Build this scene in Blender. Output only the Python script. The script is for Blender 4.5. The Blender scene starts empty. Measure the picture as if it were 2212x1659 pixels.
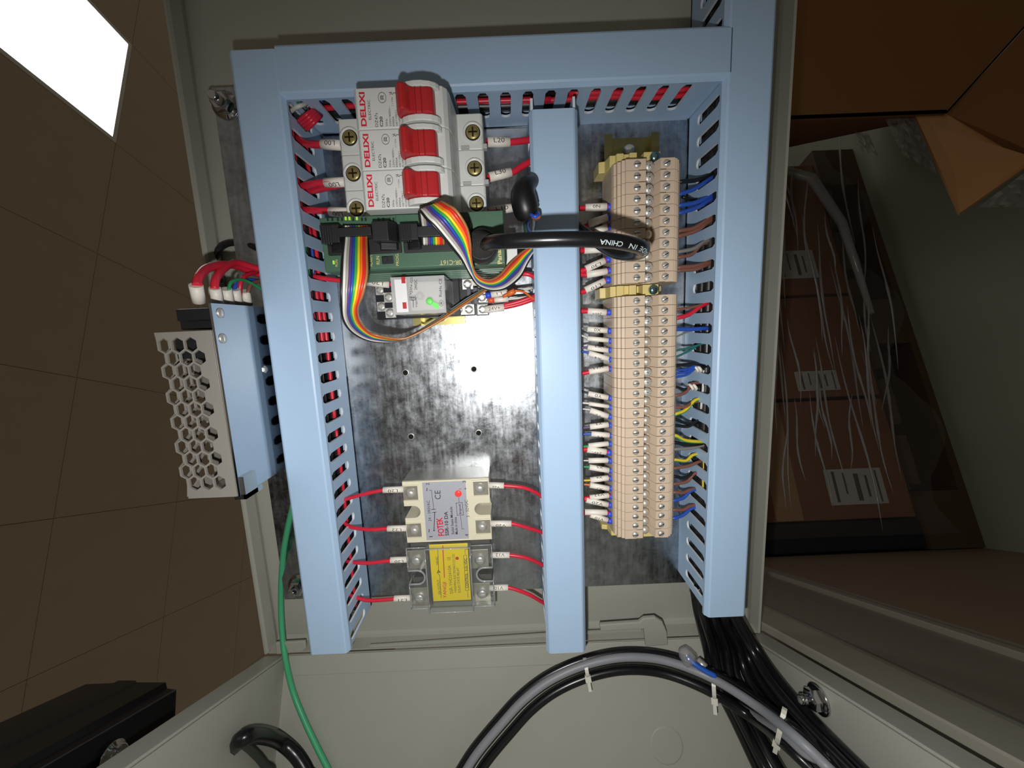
import bpy, bmesh, math, random
from mathutils import Vector, Matrix
random.seed(7)

# ---------------------------------------------------------------- frame of reference
# The panel's own frame, in millimetres: x and y lie in the mounting plate, z stands off it.
# The cabinet hangs on a wall of a real room: panel x points down to the floor, so world up is -x.
FPX, CAMZ = 840.0, 275.0
CAM_H = 1.0                                   # camera height over the floor, metres
_Y = Vector((-239, 5570, 840)).normalized()
_X = Vector((_Y[1], -_Y[0], 0)).normalized()
_Z = _X.cross(_Y)
R3 = Matrix(((0, 1, 0), (0, 0, -1), (-1, 0, 0)))      # panel axes -> world axes
def W(p):
    return R3 @ (Vector(p) * 0.001) + Vector((0, 0, CAM_H))
def ray(u, v):
    r = Vector((u - 1106, 829.5 - v, -FPX))
    return Vector((r.dot(_X), r.dot(_Y), r.dot(_Z)))
def P(u, v, z):                               # a measured point at height z over the plate
    d = ray(u, v); t = (z - CAMZ) / d.z
    return Vector((d.x * t, d.y * t, z))
def PX(u, v, x):                              # a measured point on the horizontal level x
    d = ray(u, v); t = x / d.x
    return Vector((x, d.y * t, CAMZ + d.z * t))
def PL(u, v, o, n):                           # a measured point on a plane
    d = ray(u, v); c = Vector((0, 0, CAMZ)); n = Vector(n)
    return c + d * ((Vector(o) - c).dot(n) / d.dot(n))

scene = bpy.context.scene
col = scene.collection

# ---------------------------------------------------------------- camera
cam = bpy.data.objects.new('camera', bpy.data.cameras.new('camera'))
col.objects.link(cam)
cam.data.sensor_width = 36.0
cam.data.lens = FPX / 2212 * 36.0
cam.data.clip_start = 0.005
cam.data.clip_end = 60
rot = R3 @ Matrix((_X, _Y, _Z))               # camera axes expressed in the panel frame
cam.matrix_world = Matrix.Translation(W((0, 0, CAMZ))) @ rot.to_4x4()
scene.camera = cam

# ---------------------------------------------------------------- light
scene.view_settings.view_transform = 'Standard'
scene.view_settings.look = 'None'
scene.view_settings.gamma = 1.0
scene.view_settings.use_curve_mapping = False
scene.view_settings.exposure = 0.0
world = bpy.data.worlds.new('room_light'); scene.world = world
world.use_nodes = True
bg = world.node_tree.nodes['Background']
bg.inputs[0].default_value = (0.084, 0.073, 0.061, 1)
bg.inputs[1].default_value = 1.35
fl = bpy.data.lights.new('phone_flash', 'SPOT')       # the phone's own flash beside its lens
fl.energy = 2.8
fl.color = (1.0, 0.985, 0.955)
fl.shadow_soft_size = 0.0028
fl.spot_size = math.radians(172)
fl.spot_blend = 1.0
flash = bpy.data.objects.new('phone_flash', fl); col.objects.link(flash)
_f = Vector((-11, -26, CAMZ + 2))
_aim = Vector((8, -176, 0))
_d = (R3 @ (_aim - _f)).normalized()
flash.matrix_world = Matrix.Translation(W(_f)) @ _d.to_track_quat('-Z', 'Y').to_matrix().to_4x4()

# ---------------------------------------------------------------- materials
def lin(c):
    return tuple(((x / 255) / 12.92 if x / 255 <= 0.04045 else (((x / 255) + 0.055) / 1.055) ** 2.4) for x in c)
_mats = {}
def M(name, c=(128, 128, 128), rough=0.5, metal=0.0, spec=0.5, var=0.06, nscale=60, bump=0.0, bscale=400, coat=0.0, emit=0.0, alpha=1.0):
    if name in _mats: return _mats[name]
    m = bpy.data.materials.new(name); m.use_nodes = True
    nt = m.node_tree; b = nt.nodes['Principled BSDF']
    rgb = lin(c)
    b.inputs['Roughness'].default_value = rough
    b.inputs['Metallic'].default_value = metal
    b.inputs['Specular IOR Level'].default_value = spec
    b.inputs['Coat Weight'].default_value = coat
    tc = nt.nodes.new('ShaderNodeTexCoord')
    nz = nt.nodes.new('ShaderNodeTexNoise'); nz.inputs['Scale'].default_value = nscale; nz.inputs['Detail'].default_value = 4
    nt.links.new(tc.outputs['Object'], nz.inputs['Vector'])
    mx = nt.nodes.new('ShaderNodeMix'); mx.data_type = 'RGBA'
    mx.inputs[6].default_value = (*[x * (1 - var) for x in rgb], 1)
    mx.inputs[7].default_value = (*[min(1, x * (1 + var)) for x in rgb], 1)
    nt.links.new(nz.outputs['Fac'], mx.inputs[0]); nt.links.new(mx.outputs[2], b.inputs['Base Color'])
    if bump:
        n2 = nt.nodes.new('ShaderNodeTexNoise'); n2.inputs['Scale'].default_value = bscale; n2.inputs['Detail'].default_value = 3
        nt.links.new(tc.outputs['Object'], n2.inputs['Vector'])
        bp = nt.nodes.new('ShaderNodeBump'); bp.inputs['Strength'].default_value = bump; bp.inputs['Distance'].default_value = 0.0006
        nt.links.new(n2.outputs['Fac'], bp.inputs['Height']); nt.links.new(bp.outputs[0], b.inputs['Normal'])
    if emit:
        b.inputs['Emission Color'].default_value = (*rgb, 1); b.inputs['Emission Strength'].default_value = emit
    if alpha < 1: b.inputs['Alpha'].default_value = alpha
    _mats[name] = m
    return m
def clear(name, tint=(252, 253, 253), body=0.025, rough=0.12, wrinkle=0.0, wscale=40):
    """Thin clear plastic: lets light straight through, with a gloss and a faint milky body."""
    if name in _mats: return _mats[name]
    m = bpy.data.materials.new(name); m.use_nodes = True
    nt = m.node_tree; b = nt.nodes['Principled BSDF']; out = nt.nodes['Material Output']
    b.inputs['Base Color'].default_value = (*lin(tint), 1); b.inputs['Roughness'].default_value = rough
    b.inputs['Base Color'].default_value = (0.7, 0.72, 0.75, 1)
    tr = nt.nodes.new('ShaderNodeBsdfTransparent'); tr.inputs[0].default_value = (*lin(tint), 1)
    gl = nt.nodes.new('ShaderNodeBsdfGlossy'); gl.inputs['Roughness'].default_value = rough
    lw = nt.nodes.new('ShaderNodeLayerWeight')
    pw = nt.nodes.new('ShaderNodeMath'); pw.operation = 'POWER'; pw.inputs[1].default_value = 4.0
    fr = nt.nodes.new('ShaderNodeMath'); fr.operation = 'MULTIPLY_ADD'; fr.inputs[1].default_value = 0.7; fr.inputs[2].default_value = 0.035; fr.use_clamp = True
    nt.links.new(lw.outputs['Facing'], pw.inputs[0]); nt.links.new(pw.outputs[0], fr.inputs[0])
    m1 = nt.nodes.new('ShaderNodeMixShader'); m1.inputs[0].default_value = body
    nt.links.new(tr.outputs[0], m1.inputs[1]); nt.links.new(b.outputs[0], m1.inputs[2])
    mx = nt.nodes.new('ShaderNodeMixShader')
    nt.links.new(fr.outputs[0], mx.inputs[0]); nt.links.new(m1.outputs[0], mx.inputs[1]); nt.links.new(gl.outputs[0], mx.inputs[2]); nt.links.new(mx.outputs[0], out.inputs[0])
    if wrinkle:
        tc = nt.nodes.new('ShaderNodeTexCoord'); nz = nt.nodes.new('ShaderNodeTexNoise'); nz.inputs['Scale'].default_value = wscale
        nz.inputs['Detail'].default_value = 5
        bp = nt.nodes.new('ShaderNodeBump'); bp.inputs['Strength'].default_value = wrinkle; bp.inputs['Distance'].default_value = 0.01
        nt.links.new(tc.outputs['Object'], nz.inputs['Vector']); nt.links.new(nz.outputs['Fac'], bp.inputs['Height'])
        nt.links.new(bp.outputs[0], gl.inputs['Normal']); nt.links.new(bp.outputs[0], lw.inputs['Normal'])
    _mats[name] = m
    return m
def galvanised(name, c=(192, 197, 203), dark=0.55, rlo=0.17, rhi=0.44, scale=75):
    if name in _mats: return _mats[name]
    m = bpy.data.materials.new(name); m.use_nodes = True
    nt = m.node_tree; b = nt.nodes['Principled BSDF']; L = nt.links.new
    b.inputs['Metallic'].default_value = 1.0
    tc = nt.nodes.new('ShaderNodeTexCoord')
    n1 = nt.nodes.new('ShaderNodeTexNoise'); n1.inputs['Scale'].default_value = scale; n1.inputs['Detail'].default_value = 9; n1.inputs['Roughness'].default_value = 0.8
    n1.inputs['Distortion'].default_value = 0.25
    L(tc.outputs['Object'], n1.inputs['Vector'])
    mp = nt.nodes.new('ShaderNodeMapping'); mp.inputs['Rotation'].default_value = (0, 0, 0.6); mp.inputs['Scale'].default_value = (1, 0.12, 1)
    n2 = nt.nodes.new('ShaderNodeTexNoise'); n2.inputs['Scale'].default_value = scale * 6; n2.inputs['Detail'].default_value = 5
    L(tc.outputs['Object'], mp.inputs[0]); L(mp.outputs[0], n2.inputs['Vector'])
    ma = nt.nodes.new('ShaderNodeMath'); ma.operation = 'MULTIPLY_ADD'; ma.inputs[1].default_value = 0.35
    L(n2.outputs['Fac'], ma.inputs[0]); L(n1.outputs['Fac'], ma.inputs[2])
    rp = nt.nodes.new('ShaderNodeMapRange'); rp.inputs[1].default_value = 0.45; rp.inputs[2].default_value = 0.9
    rp.inputs[3].default_value = rlo; rp.inputs[4].default_value = rhi
    L(ma.outputs[0], rp.inputs[0]); L(rp.outputs[0], b.inputs['Roughness'])
    mx = nt.nodes.new('ShaderNodeMix'); mx.data_type = 'RGBA'; rgb = lin(c)
    mx.inputs[6].default_value = (*[x * dark for x in rgb], 1); mx.inputs[7].default_value = (*rgb, 1)
    r2 = nt.nodes.new('ShaderNodeMapRange'); r2.inputs[1].default_value = 0.5; r2.inputs[2].default_value = 0.8
    L(ma.outputs[0], r2.inputs[0]); L(r2.outputs[0], mx.inputs[0]); L(mx.outputs[2], b.inputs['Base Color'])
    bp = nt.nodes.new('ShaderNodeBump'); bp.inputs['Strength'].default_value = 0.25; bp.inputs['Distance'].default_value = 0.0003
    L(ma.outputs[0], bp.inputs['Height']); L(bp.outputs[0], b.inputs['Normal'])
    _mats[name] = m
    return m

DUCT = M('blue_pvc', (172, 200, 230), 0.42, var=0.02, bump=0.05, bscale=900)
BEIGE_STEEL = M('beige_enamel', (166, 166, 155), 0.42, var=0.03, bump=0.12, bscale=700)
PLATE = galvanised('galvanised_plate')
CHROME = M('plated_screw', (214, 213, 208), 0.38, 0.62, var=0.12, nscale=300)
BRASS = M('yellow_passivated_screw', (178, 164, 110), 0.34, 0.75, var=0.2, nscale=500)
ZINC = M('yellow_zinc_rail', (170, 160, 104), 0.34, 1.0, var=0.15, nscale=90)
TERM = M('beige_polyamide', (206, 186, 164), 0.5, var=0.03)
ENDY = M('yellow_polyamide', (214, 196, 128), 0.45, var=0.04)
WHITE = M('white_plastic', (214, 216, 214), 0.4, var=0.015)
WARMW = M('cream_plastic', (226, 220, 196), 0.4, var=0.02)
SLEEVE = M('white_marker_sleeve', (236, 230, 220), 0.45, var=0.02)
BLUEF = M('blue_ferrule', (52, 84, 214), 0.4)
CABLE = M('glossy_black_sheath', (20, 20, 23), 0.27, var=0.1)
DUCT_LIT_EDGE = M('lit_cut_pvc_edge', (222, 230, 238), 0.5, var=0.02)  # slot edges paler than the duct: flash light put into their colour
REDW = M('red_insulation', (214, 40, 62), 0.35, var=0.05)
BLACKW = M('black_insulation', (26, 26, 28), 0.38, var=0.1)
BLUEW = M('blue_insulation', (44, 82, 178), 0.35)
BROWNW = M('brown_insulation', (128, 84, 72), 0.4)
GREYW = M('grey_insulation', (128, 126, 124), 0.4)
WHITEW = M('white_insulation', (212, 212, 206), 0.4)
GREENW = M('green_insulation', (40, 150, 92), 0.38)
TEALW = M('teal_insulation', (40, 110, 104), 0.4)
YELLOWW = M('yellow_insulation', (226, 196, 44), 0.4)
ORANGEW = M('orange_insulation', (222, 112, 52), 0.4)
PURPLEW = M('purple_insulation', (108, 84, 128), 0.4)
BLACKP = M('black_plastic', (30, 31, 33), 0.45, var=0.08)
REDP = M('red_plastic', (182, 40, 44), 0.38, var=0.04)
GREENP = M('green_plastic', (64, 98, 78), 0.5, var=0.03)
INK = M('black_ink', (52, 52, 60), 0.6)
INKR = M('red_ink', (216, 34, 58), 0.5)
INKY = M('yellow_ink', (206, 188, 116), 0.5)
INKW = M('white_ink', (190, 204, 206), 0.5)
ALU = galvanised('aluminium_sheet', (186, 184, 178), 0.8, 0.3, 0.44, 160)
MIRROR = M('bright_aluminium_side', (196, 200, 204), 0.13, 1.0, var=0.03)
CLEARP = clear('clear_polycarbonate')
# ---------------------------------------------------------------- mesh helpers
def crom(pts, n=6):
    pts = [Vector(p) for p in pts]
    if len(pts) < 3: return pts
    q = [pts[0] * 2 - pts[1]] + pts + [pts[-1] * 2 - pts[-2]]
    out = []
    for i in range(1, len(q) - 2):
        a, b, c, d = q[i - 1], q[i], q[i + 1], q[i + 2]
        for k in range(n):
            t = k / n
            out.append(0.5 * ((2 * b) + (c - a) * t + (2 * a - 5 * b + 4 * c - d) * t * t + (3 * b - a - 3 * c + d) * t ** 3))
    out.append(pts[-1])
    return out
class MB:
    def __init__(s): s.v = []; s.f = []; s.m = []; s.s = []
    def add(s, vs, fs, mi=0, sm=False):
        b = len(s.v); s.v += [Vector(x) for x in vs]
        for f in fs: s.f.append([b + i for i in f]); s.m.append(mi); s.s.append(sm)
        return s
    def box(s, x0, x1, y0, y1, z0, z1, mi=0):
        return s.add([(x0, y0, z0), (x1, y0, z0), (x1, y1, z0), (x0, y1, z0), (x0, y0, z1), (x1, y0, z1), (x1, y1, z1), (x0, y1, z1)],
                     [(0, 3, 2, 1), (4, 5, 6, 7), (0, 1, 5, 4), (1, 2, 6, 5), (2, 3, 7, 6), (3, 0, 4, 7)], mi)
    def prism(s, poly, fn, c0, c1, mi=0, sm=False, side=None):
        n = len(poly)
        vs = [fn(a, b, c0) for a, b in poly] + [fn(a, b, c1) for a, b in poly]
        s.add(vs, [list(range(n))[::-1], list(range(n, 2 * n))], mi)
        b = len(s.v) - 2 * n
        for i in range(n):
            j = (i + 1) % n
            s.f.append([b + i, b + j, b + n + j, b + n + i]); s.m.append(mi if side is None else side); s.s.append(sm)
        return s
    def hexa(s, p, mi=0):                      # eight corners, bottom four then top four
        return s.add(p, [(0, 3, 2, 1), (4, 5, 6, 7), (0, 1, 5, 4), (1, 2, 6, 5), (2, 3, 7, 6), (3, 0, 4, 7)], mi)
    def slab(s, poly, off, mi=0):              # flat 3D polygon given thickness along off
        n = len(poly); off = Vector(off)
        vs = [Vector(p) for p in poly] + [Vector(p) + off for p in poly]
        s.add(vs, [list(range(n)), list(range(n, 2 * n))[::-1]] + [(i, (i + 1) % n, n + (i + 1) % n, n + i) for i in range(n)], mi)
        return s
    def lathe(s, c, ax, prof, n=16, mi=0, sm=True, ref=None):
        c = Vector(c); ax = Vector(ax).normalized()
        e1 = Vector(ref) if ref else (Vector((1, 0, 0)) if abs(ax.x) < 0.9 else Vector((0, 1, 0)))
        e1 = (e1 - ax * e1.dot(ax)).normalized(); e2 = ax.cross(e1)
        vs = []
        for r, h in prof:
            for k in range(n):
                t = 2 * math.pi * k / n
                vs.append(c + ax * h + (e1 * math.cos(t) + e2 * math.sin(t)) * r)
        fs = []
        for i in range(len(prof) - 1):
            for k in range(n):
                fs.append((i * n + k, i * n + (k + 1) % n, (i + 1) * n + (k + 1) % n, (i + 1) * n + k))
        b = len(s.v); s.add(vs, fs, mi, sm)
        s.f.append([b + k for k in range(n)][::-1]); s.m.append(mi); s.s.append(False)
        s.f.append([b + (len(prof) - 1) * n + k for k in range(n)]); s.m.append(mi); s.s.append(False)
        return s
    def cyl(s, c, ax, r, h, n=16, mi=0): return s.lathe(c, ax, [(r, 0), (r, h)], n, mi)
    def tube(s, pts, r, n=8, mi=0, r2=None):
        pts = [Vector(p) for p in pts]; m = len(pts)
        tan = [(pts[min(i + 1, m - 1)] - pts[max(i - 1, 0)]).normalized() for i in range(m)]
        nrm = Vector((0, 0, 1)) if abs(tan[0].z) < 0.9 else Vector((1, 0, 0))
        vs = []
        for i in range(m):
            nrm = (nrm - tan[i] * nrm.dot(tan[i])).normalized(); bi = tan[i].cross(nrm)
            rr = r if not callable(r) else r(i / (m - 1))
            rb = rr if r2 is None else r2
            for k in range(n):
                t = 2 * math.pi * k / n
                vs.append(pts[i] + nrm * math.cos(t) * rr + bi * math.sin(t) * rb)
        fs = [(i * n + k, i * n + (k + 1) % n, (i + 1) * n + (k + 1) % n, (i + 1) * n + k) for i in range(m - 1) for k in range(n)]
        b = len(s.v); s.add(vs, fs, mi, True)
        s.f.append([b + k for k in range(n)][::-1]); s.m.append(mi); s.s.append(False)
        s.f.append([b + (m - 1) * n + k for k in range(n)]); s.m.append(mi); s.s.append(False)
        return s
    def mesh(s, name, mats, org):
        me = bpy.data.meshes.new(name); o = Vector(org)
        me.from_pydata([(p - o) * 0.001 for p in s.v], [], s.f)
        for m in (mats if isinstance(mats, (list, tuple)) else [mats]): me.materials.append(m)
        me.polygons.foreach_set('material_index', s.m); me.polygons.foreach_set('use_smooth', s.s)
        bm = bmesh.new(); bm.from_mesh(me); bmesh.ops.recalc_face_normals(bm, faces=bm.faces); bm.to_mesh(me); bm.free()
        return me
R4 = R3.to_4x4()
def place(o, org): o.matrix_world = Matrix.Translation(W(org)) @ R4
def tag(o, label=None, cat=None, group=None, kind=None):
    for k, v in (('label', label), ('category', cat), ('group', group), ('kind', kind)):
        if v: o[k] = v
    return o
def bevel(o, w, seg=2):
    if w:
        b = o.modifiers.new('edge', 'BEVEL'); b.width = w * 0.001; b.segments = seg; b.limit_method = 'ANGLE'; b.angle_limit = math.radians(40)
class Thing:
    def __init__(s, name, label, cat, org, group=None, kind=None):
        s.o = bpy.data.objects.new(name, None); s.org = Vector(org); s.o.empty_display_size = 0.01
        col.objects.link(s.o); place(s.o, org); tag(s.o, label, cat, group, kind)
    def part(s, name, mb, mats, parent=None, bev=0, label=None, kind=None, seg=2):
        o = bpy.data.objects.new(name, mb.mesh(name, mats, s.org)); col.objects.link(o)
        o.parent = parent or s.o
        bevel(o, bev, seg); tag(o, label, None, None, kind)
        return o
    def again(s, name, part_o, at, frm, parent=None):      # another piece sharing the mesh of a part
        o = part_o.copy(); o.name = name; col.objects.link(o); o.parent = parent or s.o
        o.location = (Vector(at) - Vector(frm)) * 0.001
        return o
    def text(s, body, size, at, right=(0, 1, 0), up=(-1, 0, 0), mat=None, parent=None, bold=0.0, wrap=0, align='CENTER', name='lettering', sx=1.0, curve=None):
        me0 = text_mesh(body, bold, align)
        right = Vector(right).normalized(); up = Vector(up); up = (up - right * up.dot(right)).normalized(); nor = right.cross(up)
        me = me0.copy(); me.name = name; at = Vector(at) - s.org
        for v in me.vertices:
            x, y = v.co.x * size * sx, v.co.y * size
            if curve: p = curve(x, y) - s.org
            elif wrap: p = at + right * x + up * (wrap * math.sin(y / wrap)) + nor * (wrap * math.cos(y / wrap) - wrap + 0.06)
            else: p = at + right * x + up * y + nor * 0.05
            v.co = p * 0.001
        me.materials.clear(); me.materials.append(mat or INK)
        o = bpy.data.objects.new(name, me); col.objects.link(o); o.parent = parent or s.o
        return o
    def copy(s, delta, label, cat=None):
        t = Thing.__new__(Thing); t.org = s.org + Vector(delta)
        t.o = s.o.copy(); col.objects.link(t.o); place(t.o, t.org); t.o['label'] = label
        def rec(src, dst):
            for ch in list(src.children):
                c = ch.copy(); col.objects.link(c); c.parent = dst; rec(ch, c)
        rec(s.o, t.o)
        return t
_texts = {}
def text_mesh(body, bold, align):
    k = (body, bold, align)
    if k not in _texts:
        c = bpy.data.curves.new('lettering', 'FONT'); c.body = body; c.align_x = align; c.align_y = 'CENTER'; c.offset = bold; c.resolution_u = 3
        o = bpy.data.objects.new('lettering', c)
        _texts[k] = bpy.data.meshes.new_from_object(o)
        bpy.data.objects.remove(o); bpy.data.curves.remove(c)
    return _texts[k]
_cuts = {}
def text_cut(body, bold=0.0, ny=6):
    if body not in _cuts:
        me = text_mesh(body, bold, 'CENTER'); bm = bmesh.new(); bm.from_mesh(me)
        ys = [v.co.y for v in bm.verts]; lo, hi = min(ys), max(ys)
        for k in range(1, ny):
            bmesh.ops.bisect_plane(bm, geom=bm.verts[:] + bm.edges[:] + bm.faces[:], plane_co=(0, lo + (hi - lo) * k / ny, 0), plane_no=(0, 1, 0))
        m2 = bpy.data.meshes.new('lettering'); bm.to_mesh(m2); bm.free(); _cuts[body] = m2
    return _cuts[body]
def solo(name, label, cat, mb, mats, org, group=None, bev=0, kind=None):
    o = bpy.data.objects.new(name, mb.mesh(name, mats, org)); col.objects.link(o); place(o, org)
    bevel(o, bev); return tag(o, label, cat, group, kind)
XZ = lambda a, b, c: (a, c, b)     # outline in x,z extruded along y
YZ = lambda a, b, c: (c, a, b)     # outline in y,z extruded along x
XY = lambda a, b, c: (a, b, c)
def screw_head(mb, c, ax, r, h, slot=0, mi=0):
    mb.lathe(c, ax, [(r, 0), (r, h * 0.45), (r * 0.82, h * 0.8), (r * 0.45, h)], 12, mi)
# ---------------------------------------------------------------- the room
CEILM = M('warm_white_ceiling_tile', (196, 178, 154), 0.8, var=0.03, nscale=8, bump=0.1, bscale=60)
FLOORM = M('grey_green_floor_paint', (150, 156, 136), 0.55, var=0.12, nscale=5, bump=0.05, bscale=30)
CX = -2090.0
Ac = PX(250, 310, CX); e2 = (PX(425, 447, CX) - Ac); e2.x = 0; e2 = -e2.normalized()
e1 = Vector((0, e2.z, -e2.y))
if e1.y < 0: e1 = -e1
def CE(a, b, dx=0.0): return Ac + e1 * a + e2 * b + Vector((dx, 0, 0))
ceiling = solo('ceiling', 'plain warm white tiled ceiling over the cabinet', None,
               MB().hexa([CE(-5200, -5200, -40), CE(4000, -5200, -40), CE(4000, 3200, -40), CE(-5200, 3200, -40),
                          CE(-5200, -5200, -4), CE(4000, -5200, -4), CE(4000, 3200, -4), CE(-5200, 3200, -4)]),
               M('ceiling_void', (150, 134, 114), 0.9), CE(0, 0), kind='structure')
TS = 648
tile0 = None
for i in range(-8, 6):
    for j in range(-5, 5):
        if i == 0 and j in (0, 1): continue
        a, b = i * TS, j * TS
        if tile0 is None:
            q = [(a + 1.2, b + 1.2), (a + TS - 1.2, b + 1.2), (a + TS - 1.2, b + TS - 1.2), (a + 1.2, b + TS - 1.2)]
            mb = MB().hexa([CE(x, y, -4) for x, y in q] + [CE(x, y, 0) for x, y in q])
            tile0 = bpy.data.objects.new('ceiling_tile', mb.mesh('ceiling_tile', CEILM, CE(a, b))); o = tile0
        else:
            o = tile0.copy()
        if o.name not in col.objects: col.objects.link(o)
        o.parent = ceiling; o.location = (e1 * a + e2 * b) * 0.001
lt = Thing('ceiling_light', 'large bright white rectangular lamp panel set in the ceiling', 'ceiling light', CE(0, 0))
q = [(22, 22), (TS - 22, 22), (TS - 22, 2 * TS - 22), (22, 2 * TS - 22)]
LEDM = M('lit_diffuser', (255, 255, 255), 0.5, emit=3.0, var=0.0)
LEDM.node_tree.nodes['Principled BSDF'].inputs['Base Color'].default_value = (0.6, 0.6, 0.6, 1)
lt.part('diffuser', MB().hexa([CE(x, y, -3) for x, y in q] + [CE(x, y, 1) for x, y in q]), LEDM)
mb = MB()
for x0, x1, y0, y1 in ((2, 22, 2, 2 * TS - 2), (TS - 22, TS - 2, 2, 2 * TS - 2), (22, TS - 22, 2, 22), (22, TS - 22, 2 * TS - 22, 2 * TS - 2)):
    q = [(x0, y0), (x1, y0), (x1, y1), (x0, y1)]
    mb.hexa([CE(x, y, -4) for x, y in q] + [CE(x, y, 3) for x, y in q])
lt.part('frame', mb, M('white_lamp_frame', (235, 232, 224), 0.5, var=0.01))
FX = 1000.0
solo('floor', 'dull grey green painted floor', None, MB().box(FX, FX + 60, -2600, 3600, -3600, 2200), FLOORM, (FX, 0, 0), kind='structure')

# ---------------------------------------------------------------- the enclosure: a shallow lid carrying the plate, hinged to a deeper body
lid = Thing('cabinet_lid', 'shallow beige painted steel lid of the control cabinet behind the mounting plate', 'enclosure', (0, -250, -16))
lid.part('back_sheet', MB().box(-206, 189, -251, 300, -16.5, -15), BEIGE_STEEL)
def lid_wall(poly): return MB().prism(poly, lambda a, b, c: (a, c, b), -250.5, 300)
lid.part('side_wall', lid_wall([(-206, -15), (-203, -13.6), (-202.2, -10), (-203.6, -2), (-204.8, -0.5), (-206.2, -0.5), (-206.4, -15)]), BEIGE_STEEL)
lid.part('side_wall', lid_wall([(189, -15), (187, -14), (186.6, -10), (187.2, -0.5), (189, -0.5), (189.2, -15)]), BEIGE_STEEL)
lid.part('end_wall', MB().prism([(-246, -15), (-248.3, -14.2), (-249.4, -12), (-249.6, -1), (-250.6, -1), (-250.6, -15)], YZ, -203, 187), BEIGE_STEEL)
lid.part('end_wall', MB().box(-206, 189, 298.5, 300, -15, -0.5), BEIGE_STEEL)
# ---- body
_w, _t = Vector((0, -0.914, 0.405)), Vector((0, 0.405, 0.914))
HO = Vector((0, -252.6, -1.5))
def B(x, s, t): return HO + Vector((x, 0, 0)) + _w * s + _t * t
def bslab(mb, x0, x1, s0, s1, t0, t1, mi=0):
    return mb.hexa([B(x0, s0, t0), B(x1, s0, t0), B(x1, s1, t0), B(x0, s1, t0), B(x0, s0, t1), B(x1, s0, t1), B(x1, s1, t1), B(x0, s1, t1)], mi)
body = Thing('control_cabinet', 'deep beige painted steel cabinet body holding the looped cables', 'cabinet body', B(0, 150, 0))
body.part('back_wall', bslab(MB(), -190, 179, 0, 150, -1.6, 0), BEIGE_STEEL)
body.part('hinge_flange', bslab(MB(), -189, 178, 0.4, 14.5, 0, 1.6), BEIGE_STEEL, bev=0.6)
body.part('side_wall', bslab(MB(), -191.5, -190, 1.5, 150, 0, 330), BEIGE_STEEL)
body.part('side_wall', bslab(MB(), 178.5, 180, 1.5, 150, 0, 330), BEIGE_STEEL)
body.part('rim', bslab(MB(), -205, -190, -0.6, 1.2, 3, 330), BEIGE_STEEL, bev=0.5)
body.part('rim', bslab(MB(), 178.6, 193, -0.6, 1.2, -2, 330), BEIGE_STEEL, bev=0.5)
body.part('outer_wall', bslab(MB(), -205, -203.5, 1.2, 150, 0, 330), BEIGE_STEEL)
body.part('outer_wall', bslab(MB(), 191.5, 193, 1.2, 150, 0, 330), BEIGE_STEEL)
body.part('floor_sheet', bslab(MB(), -205, 193, 150, 151.5, -1.6, 330), BEIGE_STEEL)
def BW(u, v, t=0.0): return PL(u, v, B(0, 0, t), _t)
kc = BW(1440, 1610)
body.part('knockout', MB().lathe(kc - _t * 0.5, _t, [(12.2, 0), (12.2, 0.55), (11.9, 0.8), (11.0, 0.82)], 32), BEIGE_STEEL, label='round pressed knockout disc')
# hinge leaves between lid and body
hg = Thing('hinge', 'long beige hinge strip with a raised knuckle beneath the middle wire duct', 'hinge', P(1300, 1375, 0))
zz = 0.5
def pslab(pts, z, h): return MB().slab([P(u, v, z) for u, v in pts], (0, 0, h))
hg.part('leaf', pslab([(800, 1391), (1185, 1366), (1384, 1356), (1384, 1361), (1185, 1373), (800, 1396)], 0.2, 1.2), BEIGE_STEEL)
hg.part('knuckle', pslab([(1293, 1343), (1378, 1337), (1388, 1329), (1412, 1327), (1428, 1337), (1437, 1358), (1440, 1386), (1392, 1390), (1388, 1352), (1296, 1357)], 0.6, 3.4), BEIGE_STEEL, bev=0.8)
h2 = Thing('hinge', 'small beige hinge plate in the cabinet corner beside the green wire', 'hinge', P(630, 1400, 0))
h2.part('leaf', pslab([(598, 1384), (662, 1380), (664, 1395), (655, 1404), (600, 1409)], 0.4, 2.4), BEIGE_STEEL, bev=0.8)

# ---------------------------------------------------------------- mounting plate
mp = Thing('mounting_plate', 'large galvanised steel mounting plate bolted inside the cabinet lid', 'mounting plate', (0, 0, -1.6))
mp.part('sheet', MB().box(-183.5, 160, -203, 158, -1.6, 0), PLATE)
GLASSN = M('polished_bolt', (208, 208, 210), 0.12, 1.0, var=0.05)
for u, v in ((488, 228), (648, 1262)):
    c = P(u, v, 0)
    if v < 500: c.x = -176; 
    mb = MB().lathe(c, (0, 0, 1), [(8.5, 0), (8.5, 1.2), (6.2, 1.3), (6.2, 1.6)], 20)
    mb.lathe(c + Vector((0, 0, 1.6)), (0, 0, 1), [(5.8, 0), (6.2, 0.6), (6.2, 4.6), (5.2, 5.4)], 6, sm=False)
    mb.lathe(c + Vector((0, 0, 6.8)), (0, 0, 1), [(3.0, 0), (3.0, 5), (2.4, 5.8)], 14)
    mp.part('bolt', mb, GLASSN)
for u, v in ((-176, 0),):
    mb = MB().box(-178, -168, -203.6, -196, -14.9, -1.65); mp.part('standoff', mb, GLASSN)
    mb = MB().box(-178, -168, 148, 156, -14.9, -1.65); mp.part('standoff', mb, GLASSN)
for u, v in ((876, 805), (1024, 797), (888, 943), (1034, 935)):
    mp.part('hole_burr', MB().lathe(P(u, v, 0), (0, 0, 1), [(2.5, 0), (2.3, 0.15), (1.9, 0.15)], 14), CHROME); mp.part('screw_hole', MB().lathe(P(u, v, -0.2), (0, 0, 1), [(1.9, 0), (1.9, 0.42), (1.5, 0.46)], 14), M('hole_black', (12, 12, 12), 0.9))

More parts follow.
